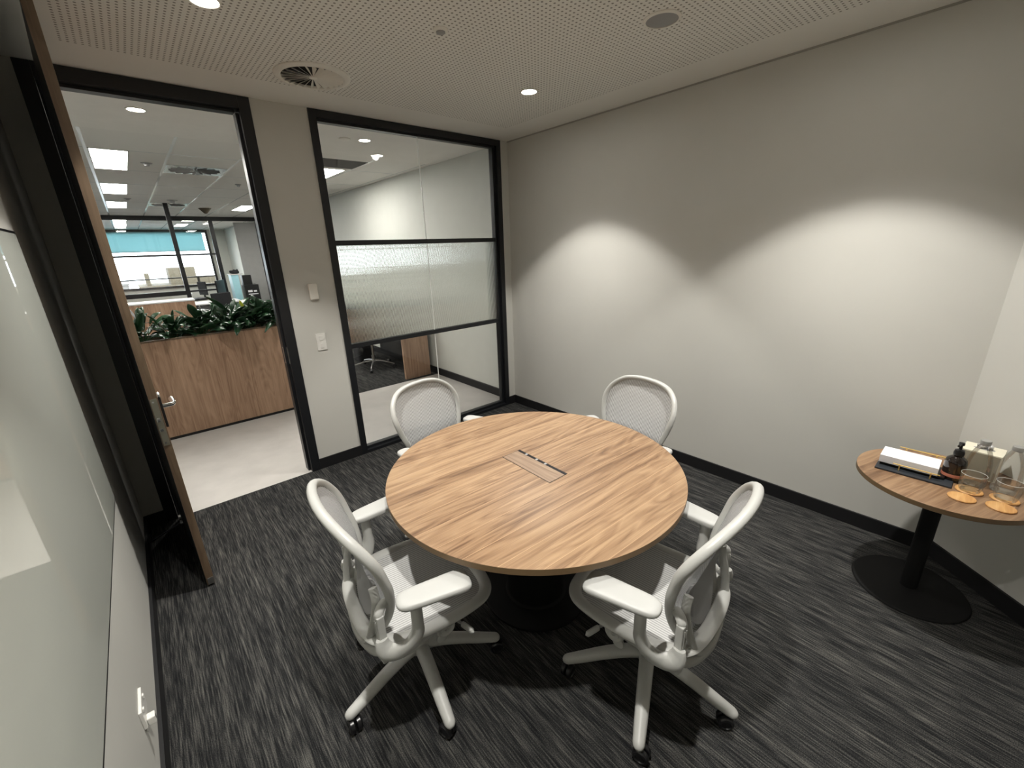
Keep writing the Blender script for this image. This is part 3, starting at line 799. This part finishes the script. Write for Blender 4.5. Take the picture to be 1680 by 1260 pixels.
bm = bmesh.new(); add_box(bm, -.0585, -.058, -.060, .060, .004, .124); bm_obj('box_print', bm, plain('taupe_print', (.28, .25, .19), .6), tb)
bm = bmesh.new(); lathe(bm, [(0, .1302), (.035, .1302), (.035, .1306), (0, .1306)], 24, mat=Matrix.Diagonal((.4, 1, 1, 1))); bm_obj('box_opening', bm, M_fixgrey, tb)
bm = bmesh.new()
rr = random.Random(3); rows = []
for j in range(5):
    rows.append([bm.verts.new((.010*math.sin(i*1.7+j)+(.012 if j < 2 else .016)*math.cos(i/8*PI)*.4, -.026+.052*i/8, .1308+j*.0055-.002*math.cos(i*2.1))) for i in range(9)])
for a, b2 in zip(rows, rows[1:]):
    for i in range(8): bm.faces.new([a[i], a[i+1], b2[i+1], b2[i]])
o = bm_obj('tissue', bm, M_paper, tb); o.modifiers.new('t', 'SOLIDIFY').thickness = .001

for o_ in COL.objects:
    if o_.parent is None and o_.name.split('.')[0] in ('napkin_tray', 'napkin_stack', 'pump_bottle', 'wooden_coaster', 'glass_tumbler', 'glass_bottle', 'tissue_box'): o_.location.x += .024

# ------------------------------------------------------------------ hallway and office beyond
bm = bmesh.new(); add_box(bm, -8, 0, 0, 1.695, -.05, -.0); struct(bm_obj('floor_hall', bm, M_vinyl))
bm = bmesh.new(); add_box(bm, -9, 0, 1.695, 16.6, -.05, 0); struct(bm_obj('floor_office', bm, M_carpet))
bm = bmesh.new(); add_box(bm, -9, 0, 0, 1.40, H, H+.05); struct(bm_obj('ceiling_hall', bm, M_ceil_plain))
bm = bmesh.new(); add_box(bm, -9, 0, 1.40, 16.6, H, H+.05); struct(bm_obj('ceiling_office', bm, M_tile))
bm = bmesh.new(); add_box(bm, 0, .12, T, 16.6, 0, H); struct(bm_obj('wall_hall_right', bm, M_hallwall))
bm = bmesh.new(); add_box(bm, -9.12, -9, 0, 16.6, 0, H); struct(bm_obj('wall_office_left', bm, M_hallwall))
bm = bmesh.new(); add_box(bm, -9, -3.47, 0, T, 0, H); struct(bm_obj('wall_hall_near', bm, M_hallwall))
bm = bmesh.new(); add_box(bm, -.013, 0, T, 9.9, 0, .10); struct(bm_obj('baseboard_hall', bm, M_skirt, smooth=False))
# exterior wall with windows
bm = bmesh.new(); add_box(bm, -9, 0, 16.45, 16.6, 0, .72); add_box(bm, -.55, 0, 16.45, 16.6, .72, H); add_box(bm, -9, -.55, 16.45, 16.6, 2.62, H)
struct(bm_obj('wall_exterior', bm, M_hallwall))
W3 = empty('window_3', (0, 0, 0)); struct(W3)
bm = bmesh.new()
for x in (-9, -6.6, -3.45, -.62): add_box(bm, x, x+.07, 16.40, 16.47, .72, 2.66)
add_box(bm, -9, -.55, 16.40, 16.47, .70, .77); add_box(bm, -9, -.55, 16.40, 16.47, 2.58, 2.68); add_box(bm, -9, -.55, 16.41, 16.46, 1.02, 1.06)
bm_obj('window_frame', bm, M_black, W3)
bm = bmesh.new(); add_box(bm, -9, -.6, 16.48, 16.485, .75, 2.62); bm_obj('pane', bm, M_glass, W3, smooth=False)
bl = empty('roller_blind', (0, 0, 0)); tag(bl, 'pale blue roller blind pulled half way down the far office window', 'blind')
bm = bmesh.new(); add_box(bm, -9, -.72, 16.36, 16.362, 1.98, 2.62); o = bm_obj('blind_fabric', bm, M_blind, bl, smooth=False)
bm = bmesh.new(); add_box(bm, -9, -.70, 16.35, 16.372, 1.955, 1.985, .004); bm_obj('bottom_rail', bm, plain('blind_rail', (.25, .42, .45), .5), bl)

# far glazed screen (window_2) with door_2
W2 = empty('window_2', (0, 0, 0)); struct(W2)
bm = bmesh.new(); YG = 10.2
add_box(bm, -9, -.10, YG, YG+.07, 2.60, 2.70)
add_box(bm, -1.25, -1.16, YG, YG+.07, 0, 2.6); add_box(bm, -.19, -.10, YG, YG+.07, 0, 2.6)
add_box(bm, -5.6, -5.53, YG, YG+.07, 0, 2.6)
add_box(bm, -9, -1.2, YG+.01, YG+.05, 1.78, 1.82); add_box(bm, -9, -1.2, YG+.01, YG+.05, .89, .93); add_box(bm, -9, -1.2, YG, YG+.07, 0, .08)
bm_obj('window_frame', bm, M_black, W2)
bm = bmesh.new(); add_box(bm, -9, -1.25, YG+.03, YG+.034, .08, 2.6); bm_obj('pane', bm, M_glass, W2, smooth=False)
D2 = empty('door_2', (-.20, YG+.04, 0), math.radians(-16)); struct(D2)
bm = bmesh.new(); add_box(bm, -.50, 0, 0, .04, .01, 2.58); bm_obj('leaf_panel', bm, M_greydoor, D2)
bm = bmesh.new(); add_box(bm, -.46, -.43, -.02, 0, .94, 1.10, .002); sweep(bm, [(-.445, -.02, 1.04), (-.445, -.05, 1.04), (-.35, -.055, 1.04)], .01, 8); bm_obj('lever_handle', bm, M_black, D2)
# near screen with free post at y 7.03 (window_4)
W4 = empty('window_4', (0, 0, 0)); struct(W4)
bm = bmesh.new(); add_box(bm, -2.30, -2.23, 7.0, 7.07, 0, 2.698); add_box(bm, -6.0, -2.3, 7.01, 7.06, 1.765, 1.80); add_box(bm, -6.0, -2.3, 7.0, 7.07, 1.04, 1.12); add_box(bm, -6, -2.3, 7.0, 7.07, 0, .06)
bm_obj('window_frame', bm, M_black, W4)
bm = bmesh.new(); add_box(bm, -6, -2.3, 7.03, 7.034, .06, 1.78); bm_obj('pane', bm, M_glass, W4, smooth=False)

# planter
pt = empty('planter_box', (-2.9, 1.90, 0)); tag(pt, 'long waist high walnut planter box along the corridor outside the door', 'planter')
bm = bmesh.new(); add_box(bm, -1.9, 1.15, -.22, -.195, .03, .985, .001); add_box(bm, 1.125, 1.15, -.195, .20, .03, .985); add_box(bm, -1.9, 1.15, .20, .225, .03, .985)
bm_obj('planter_panel', bm, M_planter, pt)
bm = bmesh.new(); add_box(bm, -1.9, 1.15, -.225, -.185, .985, 1.0, .001); add_box(bm, -1.9, 1.15, .195, .23, .985, 1.0, .001); bm_obj('planter_rim', bm, M_dooredge, pt)
bm = bmesh.new(); add_box(bm, -1.9, 1.125, -.21, .20, 0, .03); bm_obj('plinth', bm, M_skirt, pt)
bm = bmesh.new(); add_box(bm, -1.9, 1.125, -.19, .19, .86, .95); bm_obj('planter_liner', bm, M_soil, pt)
def plant(x, y, z, label, sc=1., seed=0, tip=False):
    rr = random.Random(seed)
    e = empty('leafy_plant', (x, y, z)); tag(e, label, 'plant', 'glossy leaved plants in the planter')
    bm = bmesh.new(); bs = bmesh.new()
    nl = 42
    for k in range(nl):
        a = rr.uniform(0, 2*PI); el = rr.uniform(.25, 1.35); Ln = rr.uniform(.13, .24)*sc; st = rr.uniform(.05, .17)*sc
        d = Vector((math.cos(a)*math.cos(el), math.sin(a)*math.cos(el), math.sin(el)))
        p0 = Vector((rr.uniform(-.03, .03), rr.uniform(-.03, .03), 0)); p1 = p0+d*st+Vector((0, 0, .03))
        sweep(bs, [p0, (p0+p1)/2+Vector((0, 0, .01)), p1], .0025, 5)
        side = d.cross(Vector((0, 0, 1))); side = side.normalized() if side.length > 1e-3 else Vector((1, 0, 0))
        side = (Matrix.Rotation(rr.uniform(-.7, .7), 3, d) @ side)
        W_ = rr.uniform(.022, .036)*sc; prev = None; drop = rr.uniform(.3, 1.1)
        for i in range(8):
            q = i/7; w = W_*math.sin(PI*min(1, q*.93+.05))**.8
            c = p1+d*(Ln*q)+Vector((0, 0, -drop*Ln*.55*q*q))
            nrm = side.cross(d).normalized()
            row = [bm.verts.new(c-side*w+nrm*w*.25), bm.verts.new(c), bm.verts.new(c+side*w+nrm*w*.25)]
            if prev:
                bm.faces.new([prev[0], prev[1], row[1], row[0]]); bm.faces.new([prev[1], prev[2], row[2], row[1]])
            prev = row
    me_o = bm_obj('foliage', bm, M_leaf, e); me_o.modifiers.new('t', 'SOLIDIFY').thickness = .0012
    bm_obj('stems', bs, plain('plant_stem', (.03, .08, .03), .5) if 'plant_stem' not in MATS else MATS['plant_stem'], e)
    if tip:
        bm = bmesh.new(); prev = None
        for i in range(6):
            q = i/5; w = (.017 if tip == 1 else .010)*math.sin(PI*(q*.9+.06)); c = Vector((-.02*q, -.03+.01*q, .25+.085*q))
            row = [bm.verts.new(c+Vector((-w, 0, 0))), bm.verts.new(c+Vector((0, .008, 0))), bm.verts.new(c+Vector((w, 0, 0)))]
            if prev: bm.faces.new([prev[0], prev[1], row[1], row[0]]); bm.faces.new([prev[1], prev[2], row[2], row[1]])
            prev = row
        o = bm_obj('young_leaf', bm, M_yel if tip == 1 else M_paper, e); o.modifiers.new('t', 'SOLIDIFY').thickness = .001
place = [(-3.62, 1.05, 'leafy plant in the planter hidden furthest behind the door edge', 0), (-3.38, 1.1, 'leafy plant in the planter just past the brown door edge', 0),
         (-3.10, 1.25, 'leafy plant in the planter with an upright pale spear, nearest the open door', 2), (-2.86, .95, 'low leafy plant in the planter, second from the open door', 0),
         (-2.62, 1.05, 'leafy plant in the planter between the low one and the tall middle one', 0), (-2.42, 1.3, 'tall leafy plant in the middle of the planter below the free post', 0),
         (-2.22, 1.3, 'leafy plant in the planter with one bright yellow young leaf', 1), (-2.04, 1.3, 'leafy plant in the planter against the black door jamb', 0), (-1.87, 1.1, 'leafy plant at the planter end behind the black door jamb', 0)]
for i, (x, sc, lab, tip) in enumerate(place): plant(x, 1.88+random.uniform(-.05, .05), .95, lab, sc, 20+i, tip)

# second bench planter
bt = empty('storage_bench', (-2.9, 5.1, 0)); tag(bt, 'low walnut storage unit with a white top edge behind the corridor plants', 'storage unit')
bm = bmesh.new(); add_box(bm, -2.2, .53, -.14, .25, .0, 1.08); bm_obj('cabinet_body', bm, M_planter, bt)
bm = bmesh.new(); add_box(bm, -2.2, .54, -.15, .26, 1.08, 1.10, .001); bm_obj('cabinet_top', bm, M_desk, bt)

# desk corner seen through the lower clear pane
dk = empty('workstation_desk', (-.27, 1.77, 0)); tag(dk, 'desk with a walnut end panel beyond the lower clear pane of the partition', 'desk')
bm = bmesh.new(); add_box(bm, -.20, .195, 0, .038, 0, 1.0, .001); bm_obj('end_panel', bm, M_planter, dk)
bm = bmesh.new(); add_box(bm, -.16, .19, .038, 1.6, .71, .735, .002); bm_obj('desktop', bm, M_desk, dk)
bm = bmesh.new(); add_box(bm, .17, .19, .04, 1.6, .1, 1.0, .002); bm_obj('modesty_panel', bm, M_darkfab, dk)
bm = bmesh.new()
for yy in (1.45,):
    add_box(bm, -.14, -.08, yy, yy+.06, 0, .71)
bm_obj('leg', bm, M_black, dk)
def taskchair(x, y, rz, label):
    c = empty('task_chair', (x, y, 0), rz); tag(c, label, 'chair', 'black task chairs in the office')
    for k in range(5):
        a = 2*PI*k/5; d = Vector((math.cos(a), math.sin(a), 0)); bm = bmesh.new()
        pts = [d*.02+Vector((0, 0, .12)), d*.15+Vector((0, 0, .11)), d*.33+Vector((0, 0, .07))]
        sweep(bm, catmull(pts, 4), [(.016-.001*i, .013-.0006*i) for i in range(9)], 8, up=(0, 0, 1))
        lg = bm_obj('leg', bm, M_steel, c)
        bm = bmesh.new(); lathe(bm, [(0, -.02), (.028, -.02), (.030, -.012), (.030, .012), (.028, .02), (0, .02)], 18, mat=Matrix.Translation((d.x*.33, d.y*.33, .03)) @ Matrix.Rotation(a, 4, 'Z') @ Matrix.Rotation(PI/2, 4, 'X')); bm_obj('caster', bm, M_caster, lg)
    bm = bmesh.new(); lathe(bm, [(0, .1), (.03, .1), (.03, .2), (.02, .2), (.02, .42), (0, .42)], 16); bm_obj('gas_lift', bm, M_steel, c)
    bm = bmesh.new(); add_box(bm, -.23, .23, -.22, .22, .42, .49, .03, seg=3); bm_obj('seat', bm, M_darkfab, c)
    bm = bmesh.new(); add_box(bm, -.21, .21, -.26, -.22, .56, .98, .02, seg=3); add_box(bm, -.03, .03, -.27, -.24, .42, .60); bm_obj('backrest', bm, M_darkfab, c)
taskchair(-.50, 2.74, 2.9, 'black task chair on a silver star base beyond the lower clear pane')
bp_ = empty('backpack', (-.42, 3.3, 0)); tag(bp_, 'dark grey bag under the desk beyond the partition', 'bag')
bm = bmesh.new(); add_box(bm, -.14, .12, -.12, .12, .0, .42, .05, seg=3); bm_obj('bag_body', bm, M_darkfab, bp_)

# office furniture further back
def desk(x, y, w, label):
    c = empty('office_desk', (x, y, 0)); tag(c, label, 'desk', 'white office desks')
    bm = bmesh.new(); add_box(bm, -w/2, w/2, -.4, .4, .705, .73, .003); bm_obj('desktop', bm, M_desk, c)
    for sx in (-1, 1):
        bm = bmesh.new(); add_box(bm, sx*(w/2-.05)-.02, sx*(w/2-.05)+.02, -.36, .36, 0, .705); bm_obj('leg', bm, M_black, c)
def monitor(x, y, z, rz, label):
    c = empty('computer_monitor', (x, y, z), rz); tag(c, label, 'monitor', 'black computer monitors')
    bm = bmesh.new(); add_box(bm, -.28, .28, -.015, .015, .12, .47, .004); bm_obj('screen', bm, M_caster, c)
    bm = bmesh.new(); add_box(bm, -.02, .02, .0, .03, 0, .2); add_box(bm, -.1, .1, -.08, .1, 0, .01); bm_obj('stand', bm, M_black, c)
desk(-1.75, 8.7, 1.1, 'white desk seen past the free black post'); monitor(-1.50, 8.75, .73, 1.15, 'black monitor on the desk nearest the grey door')
taskchair(-1.75, 8.0, .4, 'black task chair tucked at the desk past the free post')
desk(-3.0, 12.5, 2.4, 'white desk in front of the far window')
taskchair(-1.6, 13.5, 2., 'black task chair in silhouette before the far window')
cb = empty('filing_cabinet', (-.78, 9.4, 0)); tag(cb, 'dark storage cabinet beside the grey office door', 'cabinet')
bm = bmesh.new(); add_box(bm, -.16, .16, -.2, .2, 0, 1.02, .004); bm_obj('cabinet_body', bm, M_caster, cb)
bm = bmesh.new(); add_box(bm, -.10, .12, -.204, -.2, .78, .80); add_box(bm, -.10, .0, -.204, -.2, .84, .89); add_box(bm, .03, .10, -.204, -.2, .84, .88); bm_obj('white_lettering', bm, M_paper, cb)
c2 = empty('storage_box', (-.86, 9.4, 1.02)); tag(c2, 'black box standing on the dark cabinet', 'box')
bm = bmesh.new(); add_box(bm, -.07, .13, -.12, .12, 0, .24, .004); bm_obj('box_body', bm, M_caster, c2)
sh = empty('white_shelf_unit', (-1.12, 9.5, 0)); tag(sh, 'narrow pale blue locker left of the dark cabinet', 'locker')
bm = bmesh.new(); add_box(bm, -.04, .12, -.2, .2, 0, 1.28, .004); bm_obj('locker_body', bm, plain('pale_blue', (.35, .62, .70), .4), sh)
bm = bmesh.new(); add_box(bm, -.06, .22, -.22, .22, 1.28, 1.30); bm_obj('locker_top', bm, M_desk, sh)
ht = empty('folded_bag', (-1.03, 9.5, 1.30)); tag(ht, 'crumpled dark bag lying on top of the pale locker', 'bag')
bm = bmesh.new(); bmesh.ops.create_icosphere(bm, subdivisions=3, radius=1.)
for v_ in bm.verts:
    q = mnoise.noise(v_.co*1.7)*.3; v_.co = Vector((v_.co.x*.11*(1+q), v_.co.y*.10*(1+q), max(0, (v_.co.z*.5+.45))*.10*(1+2*q)))
bm_obj('bag_body', bm, M_darkfab, ht)

# office ceiling fittings
def troffer(x, y, label, w=.29, l=1.17):
    c = empty('ceiling_troffer', (x, y, H)); tag(c, label, 'ceiling light', 'rectangular office ceiling lights')
    bm = bmesh.new()
    add_box(bm, -w/2, w/2, -l/2, -l/2+.015, -.004, 0); add_box(bm, -w/2, w/2, l/2-.015, l/2, -.004, 0); add_box(bm, -w/2, -w/2+.012, -l/2, l/2, -.004, 0); add_box(bm, w/2-.012, w/2, -l/2, l/2, -.004, 0)
    bm_obj('troffer_frame', bm, M_white, c)
    bm = bmesh.new(); add_box(bm, -w/2+.012, w/2-.012, -l/2+.015, l/2-.015, -.002, -.0015); bm_obj('diffuser', bm, M_panel, c)
names = ['rectangular office ceiling light nearest the doorway, largest of the row', 'second rectangular ceiling light in the row beyond the doorway', 'third rectangular ceiling light in the row, just before the far screen', 'rectangular ceiling light beyond the far screen']
for (y, lab) in zip((2.80, 5.22, 7.65, 11.4), names): troffer(-2.93, y, lab)
troffer(-.88, 2.80, 'rectangular ceiling light cut by the black frame of the partition'); troffer(-.88, 7.65, 'rectangular ceiling light near the grey office door')
troffer(-1.5, 11.4, 'bright rectangular ceiling light above the far room, towards its side wall'); troffer(-1.5, 13.9, 'rectangular ceiling light deepest in the far room'); troffer(-2.93, 13.9, 'rectangular ceiling light deepest behind the far screen')
for y in (2.8, 5.22, 7.65, 11.4): troffer(-5.35, y, 'unseen rectangular ceiling light added over the side of the office hidden by the wall');  # unseen row, added to bring more light into office and hall
downlight(-2.758, .673, 'lit corridor downlight just outside the doorway', 62)
downlight(-1.151, .668, 'lit corridor downlight seen through the top pane, the larger of two', 36)
downlight(-.77, 1.219, 'lit corridor downlight seen through the top pane, the smaller of two', 12)
downlight(-4.4, .673, 'lit corridor downlight further along the hall behind the wall', 36)
s = empty('smoke_detector', (-1.324, .70, H)); tag(s, 'small flat round detector in the corridor ceiling seen through the top pane', 'smoke detector')
bm = bmesh.new(); lathe(bm, [(.05, 0), (.05, -.01), (.03, -.02), (0, -.02)], 28); bm_obj('detector_body', bm, M_ceilfix, s)
def fitting(x, y, r, label, name='ceiling_sprinkler', m=None, h=.03):
    c = empty(name, (x, y, H)); tag(c, label, name.replace('_', ' '))
    bm = bmesh.new(); lathe(bm, [(r, 0), (r, -.006), (r*.55, -.012), (r*.4, -h), (0, -h)], 20); bm_obj('fitting_body', bm, m or M_fixgrey, c)
fitting(-2.642, 2.805, .05, 'small round sprinkler beside the nearest office ceiling light')
fitting(-2.785, 6.432, .05, 'small sprinkler near the third office ceiling light')
fitting(-1.591, 4.042, .04, 'small sprinkler on the tiles near the doorway jamb')
fitting(-2.189, 6.48, .08, 'round grey detector on the tiles in front of the free post', 'ceiling_detector', None, .05)
c = empty('ceiling_cone_fitting', (-1.556, 7.88, H)); tag(c, 'tan cone shaped fitting hanging from the office ceiling tiles', 'ceiling fitting')
bm = bmesh.new(); lathe(bm, [(0, 0), (.12, 0), (.10, -.02), (.03, -.10), (0, -.11)], 24); bm_obj('cone_body', bm, M_bt, c)
# square swirl diffusers
def sqdiff(x, y, w, l, label):
    c = empty('square_diffuser', (x, y, H)); tag(c, label, 'air vent', 'square office air diffusers')
    bm = bmesh.new(); add_box(bm, -w/2, w/2, -l/2, l/2, -.004, -.001); bm_obj('diffuser_plate', bm, plain('diffuser_metal', (.7, .74, .76), .2, metal=.9) if 'diffuser_metal' not in MATS else MATS['diffuser_metal'], c)
    bm = bmesh.new()
    for k in range(16):
        M = Matrix.Rotation(2*PI*k/16, 4, 'Z') @ Matrix.Translation((min(w, l)*.27, 0, -.006)) @ Matrix.Rotation(.5, 4, 'X')
        add_box(bm, -min(w, l)*.17, min(w, l)*.17, -.014, .014, -.001, .001, 0, 0, M)
    bm_obj('diffuser_blades', bm, M_fixgrey, c)
sqdiff(-2.19, 3.09, .57, .57, 'shiny square swirl air diffuser in the office ceiling tiles'); sqdiff(-2.19, 7.35, .57, .57, 'bluish square air diffuser just before the far screen')
c = empty('return_grille', (-.98, 1.87, H)); tag(c, 'dark square return air grille seen through the top pane', 'air vent')
bm = bmesh.new(); add_box(bm, -.28, .28, -.24, .24, -.004, 0); bm_obj('grille_plate', bm, plain('grille_grey', (.10, .10, .10), .6), c)
bm = bmesh.new()
for k in range(12): add_box(bm, -.27, .27, -.22+k*.038, -.205+k*.038, -.008, -.004)
bm_obj('grille_blades', bm, MATS['grille_grey'], c)

# ------------------------------------------------------------------ buildings outside the far window
def building(x0, x1, y, d, z0, z1, m, label, wins=None, extra=None):
    c = empty('distant_building', ((x0+x1)/2, y, z0)); tag(c, label, 'building', 'buildings beyond the far window')
    w = (x1-x0)/2
    bm = bmesh.new(); add_box(bm, -w, w, 0, d, 0, z1-z0); add_box(bm, -w-.1, w+.1, -.1, d+.1, z1-z0, z1-z0+.15)
    if extra:
        for (a, b2, h) in extra: add_box(bm, a, b2, .5, d*.6, z1-z0, z1-z0+h)
    bm_obj('building_walls', bm, m, c)
    if wins:
        nx, rows_ = wins
        for r_ in range(rows_):
            for k in range(nx):
                cx_ = -w+(k+.5)*2*w/nx; zt = z1-z0-.8-r_*1.6
                bm = bmesh.new(); add_box(bm, cx_-w/nx*.55, cx_+w/nx*.55, -.05, .02, zt-.7, zt); bm_obj('window', bm, M_bd, c, smooth=False)
building(-8.5, -3.4, 52, 6, -9, -.6, M_bw, 'white building with rows of dark windows outside the far window', (5, 4))
building(-2.6, 4.2, 46, 6, -9, -.7, M_bt, 'wide tan building in the middle of the far window view', None, [(-1.2, .8, 1.6), (1.0, 2.6, .7), (-2.9, -2.6, 1.2)])
building(4.9, 7.6, 50, 4, -9, -.8, M_bw, 'narrow pale building beside the free post in the window view')
tr_ = empty('distant_tree', (6.4, 42, -9)); tag(tr_, 'dark tree outside the far window behind the free post', 'tree')
bm = bmesh.new(); bmesh.ops.create_icosphere(bm, subdivisions=4, radius=1.)
for v_ in bm.verts:
    q = 1+.45*mnoise.noise(v_.co*2.4); v_.co = Vector((v_.co.x*1.9*q, v_.co.y*1.9*q, 7.8+v_.co.z*2.2*q))
bm_obj('crown', bm, M_bg, tr_)
bm = bmesh.new(); lathe(bm, [(0, 0), (.25, 0), (.2, 6), (0, 6)], 12); bm_obj('trunk', bm, M_bt, tr_)
bm = bmesh.new(); add_box(bm, -80, 80, 20, 160, -9.2, -9); g = bm_obj('ground_outside', bm, plain('distant_ground', (.3, .31, .31), .9)); struct(g)

# ------------------------------------------------------------------ world, camera, render look
w = bpy.data.worlds.new('daylight'); SC.world = w; w.use_nodes = True
bg = w.node_tree.nodes['Background']; bg.inputs[0].default_value = (.86, .95, 1., 1); bg.inputs[1].default_value = 8.
cam = bpy.data.cameras.new('camera'); co = bpy.data.objects.new('camera', cam); COL.objects.link(co); SC.camera = co
f_px, CX, CY, CZ, yaw, pitch, roll = 689.817635, -3.04468825, -3.47338165, 1.73012284, .712479110, -.315961131, -.0345614636
cam.sensor_width = 36.; cam.sensor_fit = 'HORIZONTAL'; cam.lens = f_px/1680*36.; cam.clip_start = .02; cam.clip_end = 300
fw = Vector((math.sin(yaw)*math.cos(pitch), math.cos(yaw)*math.cos(pitch), math.sin(pitch)))
rt = Vector((math.cos(yaw), -math.sin(yaw), 0)); up = rt.cross(fw)
r2 = rt*math.cos(roll)+up*math.sin(roll); u2 = -rt*math.sin(roll)+up*math.cos(roll)
co.matrix_world = Matrix(((r2.x, u2.x, -fw.x, CX), (r2.y, u2.y, -fw.y, CY), (r2.z, u2.z, -fw.z, CZ), (0, 0, 0, 1)))
vs = SC.view_settings; vs.view_transform = 'Standard'; vs.look = 'None'; vs.exposure = 0.; vs.gamma = 1.; vs.use_curve_mapping = False
cy = SC.cycles
cy.max_bounces = 12; cy.diffuse_bounces = 5; cy.glossy_bounces = 5; cy.transmission_bounces = 8; cy.transparent_max_bounces = 16
cy.use_denoising = True; cy.sample_clamp_indirect = 6.
